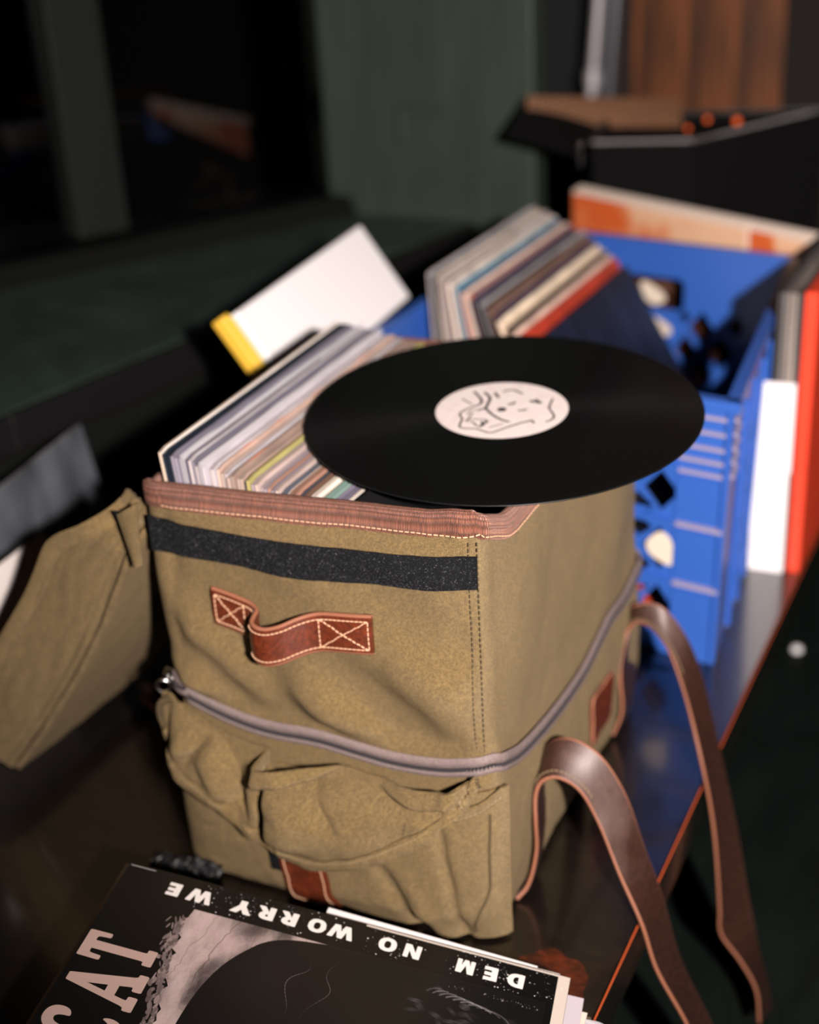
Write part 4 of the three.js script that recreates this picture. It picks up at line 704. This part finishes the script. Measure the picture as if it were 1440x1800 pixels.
  KINDS.forEach(([label, face, edge], i) => {
    const s = i / (n - 1), lean = lerp(0.05, 0.47, Math.pow(s, 1.1)), h = 0.313 - (i % 5 === 3 ? 0.003 : 0), xt = lerp(-0.184, -0.046, s), x0 = xt + h * Math.sin(lean), w = 0.313;
    const zf = lerp(-0.425, -0.335, s) + rr(-0.004, 0.004);
    sleeve('record_sleeve', label, 'records leaning in the blue crate', { face: srgb(...face), edge: srgb(...edge), w, h, t: 0.0036 * ([5, 6, 17].includes(i) ? 1.12 : 1), lean, pos: [x0, 0.0085 + 0.0026 * Math.sin(lean), zf - w / 2], streak: 0.3, film: [1, 4, 13].includes(i), spots: i === 2 ? [[0.1, 0.012, srgb(250, 240, 230)], [0.05, 0.01, srgb(250, 240, 230)]] : i === 1 ? [[0.0, 0.012, srgb(240, 230, 225)]] : [] });  // bright spots are glints painted into the edge colour
  });
  sleeve('record_sleeve', 'glossy black and navy record cover facing right, last in the crate row', null, { face: srgb(18, 24, 42), edge: srgb(24, 24, 30), w: 0.313, h: 0.310, lean: 0.52, pos: [0.1215, 0.011, -0.335 - 0.1565], streak: 0.9, t: 0.004 });

  // --- standing on the table right of the crate
  const grey = ['dark grey spine standing right of the crate, nearest to it', 'mid grey spine standing second from the crate', 'warm grey spine standing in the middle beside the crate', 'pale grey spine standing fourth from the crate', 'charcoal spine standing just left of the red box'];
  grey.forEach((label, i) => sleeve('record_sleeve', label, 'grey records standing right of the crate', { face: srgb(90, 86, 84), edge: srgb(...[[62, 60, 60], [104, 98, 94], [126, 116, 108], [146, 134, 124], [70, 66, 64]][i]), h: 0.313, t: 0.0042, pos: [0.1835 + i * 0.0050, 0.0006, -0.478 - 0.1565], streak: 0.5 }));
  const red = thing('record_box', 'red orange boxed set standing at the right table edge beside the crate', 'box', null, [0.2152, 0, -0.475]);
  mesh('box_case', new RoundedBoxGeometry(0.0138, 0.315, 0.315, 2, 0.0015).translate(0, 0.1575, -0.1575), phy({ color: srgb(232, 70, 42), roughness: 0.4, clearcoat: 0.3 }), red);
  mesh('box_lid_line', box(0.0141, 0.0012, 0.3154, 0, 0.122, -0.1575), std({ color: srgb(150, 40, 26), roughness: 0.6 }), red);
  const cards = thing('white_card', 'bright white card standing in front of the grey spines beside the crate', 'card', null, [0.1865, 0, -0.4705], 0.05);
  mesh('panel', new RoundedBoxGeometry(0.037, 0.117, 0.004, 2, 0.001).translate(0, 0.0585, 0), M.white, cards);
  mesh('panel', new RoundedBoxGeometry(0.038, 0.101, 0.004, 2, 0.001).translate(0.001, 0.168, -0.0012), M.white, cards);
}
// --- white sleeve and yellow sleeve leaning between bag and ledge
{
  const A = V(-0.2855, 0.3355, -0.190), B = V(-0.304, 0.348, -0.492), e = B.clone().sub(A).normalize(), down = V(0.055, -0.082, -0.006); down.addScaledVector(e, -down.dot(e)).normalize();
  const nrm = e.clone().cross(down).normalize(); if (nrm.x < 0) nrm.negate();
  const L = A.distanceTo(B), place = (o, p) => { o.position.copy(p); o.quaternion.setFromRotationMatrix(new THREE.Matrix4().makeBasis(e, down.clone().negate(), e.clone().cross(down.clone().negate()))); return o; };
  const t = place(thing('white_box', 'plain white flat cardboard box leaning behind the bag', 'box'), A);
  const Hh = 0.1;  mesh('lid', new RoundedBoxGeometry(L, Hh, 0.012, 3, 0.003).translate(L / 2, -Hh / 2, 0), M.white, t);
  mesh('lid_seam', box(0.0012, Hh - 0.004, 0.0124, 0.012, -Hh / 2, 0), std({ color: rgb(0.5, 0.47, 0.46), roughness: 0.7 }), t);
  const y = place(thing('yellow_box', 'slim yellow box peeking out left of the white box', 'box'), A.clone().addScaledVector(e, -0.0265).addScaledVector(down, -0.004));
  mesh('case', new RoundedBoxGeometry(0.011, Hh, 0.016, 3, 0.002).translate(0.0075, -Hh / 2, 0), std({ color: srgb(226, 178, 60), roughness: 0.5 }), y);
  mesh('stripe', box(0.003, Hh - 0.006, 0.0165, 0.0118, -Hh / 2, 0), std({ color: srgb(236, 214, 40), roughness: 0.5 }), y);
  mesh('paper_strip', box(0.0105, Hh - 0.010, 0.011, 0.0205, -Hh / 2 - 0.003, 0), M.paper, y);
}
// ---------------------------------------------------------------- behind the crate
{ // orange covers standing behind the crate, turned a little
  const yaw = -0.4835, ux = Math.cos(yaw), uz = -Math.sin(yaw); // along the tops: left end to right end
  const cols = [['white topped orange record cover standing first behind the crate', [212, 120, 66]], ['cream record sleeve behind the orange cover at the back', [226, 208, 190]], ['pale record sleeve furthest back behind the crate', [206, 190, 178]]];
  const print = tex([256, 128], (x, y) => { const n = fbm(x / 60, y / 34, 3), a = smooth(-0.25, 0.5, n * 0.6 + (x / 256 - 0.2) * 1.1), paintedShade = smooth(100, 78, y); return [lerp(214, 232, a) * lerp(1, 0.3, paintedShade), lerp(98, 186, a) * lerp(1, 0.22, paintedShade), lerp(46, 150, a) * lerp(1, 0.2, paintedShade)]; });  // lower part darkened: shade behind the crate painted into the print
  print.wrapS = print.wrapT = THREE.ClampToEdgeWrapping;
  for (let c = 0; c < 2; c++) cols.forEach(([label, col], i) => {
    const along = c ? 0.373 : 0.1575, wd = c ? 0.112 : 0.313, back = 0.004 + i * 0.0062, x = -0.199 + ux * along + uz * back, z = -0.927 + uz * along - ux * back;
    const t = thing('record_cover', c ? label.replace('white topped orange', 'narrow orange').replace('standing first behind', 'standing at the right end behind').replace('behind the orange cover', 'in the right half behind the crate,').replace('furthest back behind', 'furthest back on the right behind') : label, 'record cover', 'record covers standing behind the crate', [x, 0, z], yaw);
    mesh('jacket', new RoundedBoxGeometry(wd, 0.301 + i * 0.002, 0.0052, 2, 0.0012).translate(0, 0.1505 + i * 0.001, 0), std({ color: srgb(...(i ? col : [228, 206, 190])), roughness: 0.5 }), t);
    if (!i) mesh('cover_print', box(wd - 0.002, 0.294, 0.0004, 0, 0.1492, 0.0028), std({ map: print, roughness: 0.45 }), t, { label: 'orange and cream printed cover with shade painted on its lower part' });
  });
}
{ // black soft case standing open
  const t = thing('black_case', 'open black zipped record case behind the crate', 'case');
  const P = [V(-0.178, 0, -0.955), V(-0.048, 0, -1.0), V(0.09, 0, -1.22), V(-0.05, 0, -1.20), V(-0.20, 0, -1.10)], rim = [0.359, 0.357, 0.366, 0.362, 0.372];
  const rimPts = P.map((p, i) => V(p.x, rim[i], p.z));
  const wall = (a, b, ya, yb) => sheet(20, 12, (u, v) => { const p = a.clone().lerp(b, u); p.y = lerp(0.001, lerp(ya, yb, u), v); return p; }, 0.006);
  for (let i = 0; i < 5; i++) mesh('wall_panel', wall(P[i], P[(i + 1) % 5], rim[i], rim[(i + 1) % 5]), M.black, t);
  const s = new THREE.Shape(); P.forEach((p, i) => i ? s.lineTo(p.x, -p.z) : s.moveTo(p.x, -p.z)); const g = new THREE.ExtrudeGeometry(s, { depth: 0.006, bevelEnabled: false }); g.rotateX(-Math.PI / 2); g.translate(0, 0.0015, 0); mesh('base', g, M.black, t);
  mesh('zip_tape', tube([...rimPts, rimPts[0]].flatMap((p, i, a) => i + 1 < a.length ? [0, 0.25, 0.5, 0.75].map((k) => p.clone().lerp(a[i + 1], k).add(V(0, 0.0015, 0))) : []), 0.0032, 160, 6, true), std({ color: rgb(0.035, 0.033, 0.032), roughness: 0.5 }), t);
  const teeth = []; for (let i = 0; i < 90; i++) { const p = rimPts[0].clone().lerp(rimPts[1], i / 89).add(V(0.0018, 0.0034, 0.004)); teeth.push(box(0.0009, 0.002, 0.002, p.x, p.y, p.z)); }
  for (let i = 0; i < 70; i++) { const p = rimPts[1].clone().lerp(rimPts[2], i / 69).add(V(0.003, 0.0034, 0.002)); teeth.push(box(0.0012, 0.002, 0.0014, p.x, p.y, p.z)); }
  mesh('zip_teeth', teeth, M.chrome, t, { kind: 'stuff' });
  mesh('zip_slider', box(0.009, 0.006, 0.012, -0.046, 0.361, -0.994, 0.002), M.silver, t, { label: 'shiny zip slider' });
  mesh('zip_slider', [box(0.007, 0.006, 0.009, -0.186, 0.362, -0.926, 0.002), box(0.004, 0.022, 0.003, -0.184, 0.345, -0.9225, 0.001)], M.silver, t);
  // flap folded out to the left, and the brown board inside the back flap
  const quad = (a, b, c, d, th = 0.005) => sheet(10, 10, (u, v) => a.clone().lerp(b, u).lerp(d.clone().lerp(c, u), v).add(V(0, 0.004 * Math.sin(u * 3.1) * Math.sin(v * 3.1), 0)), th);
  mesh('flap', quad(V(-0.190, 0.352, -0.925), V(-0.203, 0.368, -1.09), V(-0.300, 0.410, -1.015), V(-0.2955, 0.374, -0.925)), M.black, t, { label: 'black flap folded outwards' });
  mesh('back_flap', quad(V(-0.285, 0.372, -0.985), V(-0.100, 0.354, -1.13), V(-0.116, 0.388, -1.16), V(-0.290, 0.414, -1.0)), std({ map: tex(256, (x, y) => { const k = 0.8 + 0.5 * wrapN(x, y, 256, 12, 2) + 0.2 * Math.sin(x * 0.8); return [128 * k, 86 * k, 56 * k]; }), roughness: 0.8 }), t, { label: 'brown lining board of the back flap' });
  const amber = std({ color: rgb(0.5, 0.06, 0.01), emissive: rgb(1, 0.16, 0.03), emissiveIntensity: 0.55, roughness: 0.4 });
  for (const [x, y, z, r] of [[-0.010, 0.371, -1.085, 0.0052], [-0.056, 0.3695, -1.10, 0.004], [-0.076, 0.362, -1.07, 0.0034]]) mesh('indicator_light', new THREE.SphereGeometry(r, 14, 10).translate(x, y, z), amber, t, { label: 'small orange indicator light' });
  mesh('inner_tray', quad(V(-0.18, 0.345, -0.945), V(-0.05, 0.345, -1.015), V(0.06, 0.355, -1.20), V(-0.19, 0.350, -1.09)), M.black, t);
}
{ // brown wooden panel and chrome stand further back
  const t = thing('wooden_screen', 'amber brown knotted wooden panel standing at the back right', 'screen', null, [-0.262, -0.72, -1.9]);
  const wood = tex([256, 512], (x, y) => { const kn = gauss(Math.hypot(x - 120, (y - 330) * 0.8) / 40) + gauss(Math.hypot(x - 70, y - 270) / 34) + gauss(Math.hypot(x - 190, y - 420) / 26), k = 0.85 + 0.05 * Math.sin(x * 0.35 + 4 * wrapN(x, y, 512, 2, 3)) + 0.35 * wrapN(x, y, 512, 2, 5) - 0.4 * kn; return [150 * k, 86 * k, 42 * k]; });
  for (const [x, w] of [[-0.0985, 0.098], [0, 0.099], [0.0985, 0.098]]) mesh('board', box(w, 2.0, 0.03, x, 1.0, 0, 0.0012), phy({ map: wood, roughness: 0.5, clearcoat: 0.2 }), t);
  mesh('stile', box(0.05, 2.0, 0.04, -0.172, 1.0, 0, 0.004), std({ color: rgb(0.022, 0.012, 0.008), roughness: 0.8 }), t, { label: 'dark upright stile' });
  mesh('stile', box(0.10, 2.0, 0.04, 0.199, 1.0, 0, 0.004), std({ color: rgb(0.010, 0.006, 0.004), roughness: 0.8 }), t);
  const c = thing('chrome_stand', 'tall chrome pole standing left of the wooden panel', 'stand', null, [-0.492, -0.72, -1.86]);
  const lean = (y) => 0.052 * (y - 0.95) * 1.6;
  mesh('pole', tube([[lean(0.2), 0.0, 0], [lean(0.6), 0.6, 0], [lean(1.0), 1.0, 0], [lean(2.2), 2.2, 0]], 0.011, 30, 16), M.chrome, c);
  mesh('side_rail', tube([[0.035 + lean(0.2), 0.0, 0], [0.035 + lean(1.0), 1.0, 0], [0.035 + lean(2.2), 2.2, 0]], 0.016, 30, 16), std({ color: rgb(0.2, 0.21, 0.23), roughness: 0.35, metalness: 0.8 }), c);
  mesh('collar', new THREE.CylinderGeometry(0.016, 0.016, 0.03, 20).translate(lean(1.03), 1.03, 0), M.chrome, c);
  mesh('base', new THREE.CylinderGeometry(0.028, 0.030, 0.02, 32).translate(lean(0.2), 0.01, 0), M.black, c);
  const k = thing('dark_cabinet', 'tall dark cabinet at the back between green panel and chrome pole', 'cabinet', null, [-0.66, -0.72, -2.2]);
  mesh('carcass', box(0.24, 2.2, 0.2, 0, 1.1, 0, 0.004), std({ color: rgb(0.012, 0.013, 0.014), roughness: 0.5 }), k);
  mesh('edge_strip', box(0.012, 2.2, 0.012, -0.08, 1.1, 0.103, 0.002), std({ color: rgb(0.03, 0.032, 0.04), roughness: 0.4 }), k);
}
{ // sleeves leaning under the ledge at the far left
  sleeve('record_sleeve', 'smoke grey record sleeve leaning under the green ledge', null, { w: 0.30, h: 0.186, t: 0.004, face: srgb(74, 77, 82), edge: srgb(120, 120, 120), lean: 0.10, yaw: 0.04, pitch: 0.10, pos: [-0.445, 0.012, -0.028], streak: 0.9 });
  sleeve('record_sleeve', 'plain white record sleeve standing left of the bag lid at the picture edge', null, { w: 0.14, h: 0.172, t: 0.004, face: srgb(232, 222, 216), edge: srgb(60, 58, 56), lean: -0.05, yaw: 0.03, pitch: 0.04, pos: [-0.394, 0.004, 0.075], streak: 0.12 });
}

// ---------------------------------------------------------------- render
const renderer = new THREE.WebGLRenderer({ antialias: true });
renderer.toneMapping = THREE.LinearToneMapping;
renderer.toneMappingExposure = EXPOSURE;
renderer.shadowMap.enabled = true;
renderer.render(scene, camera);
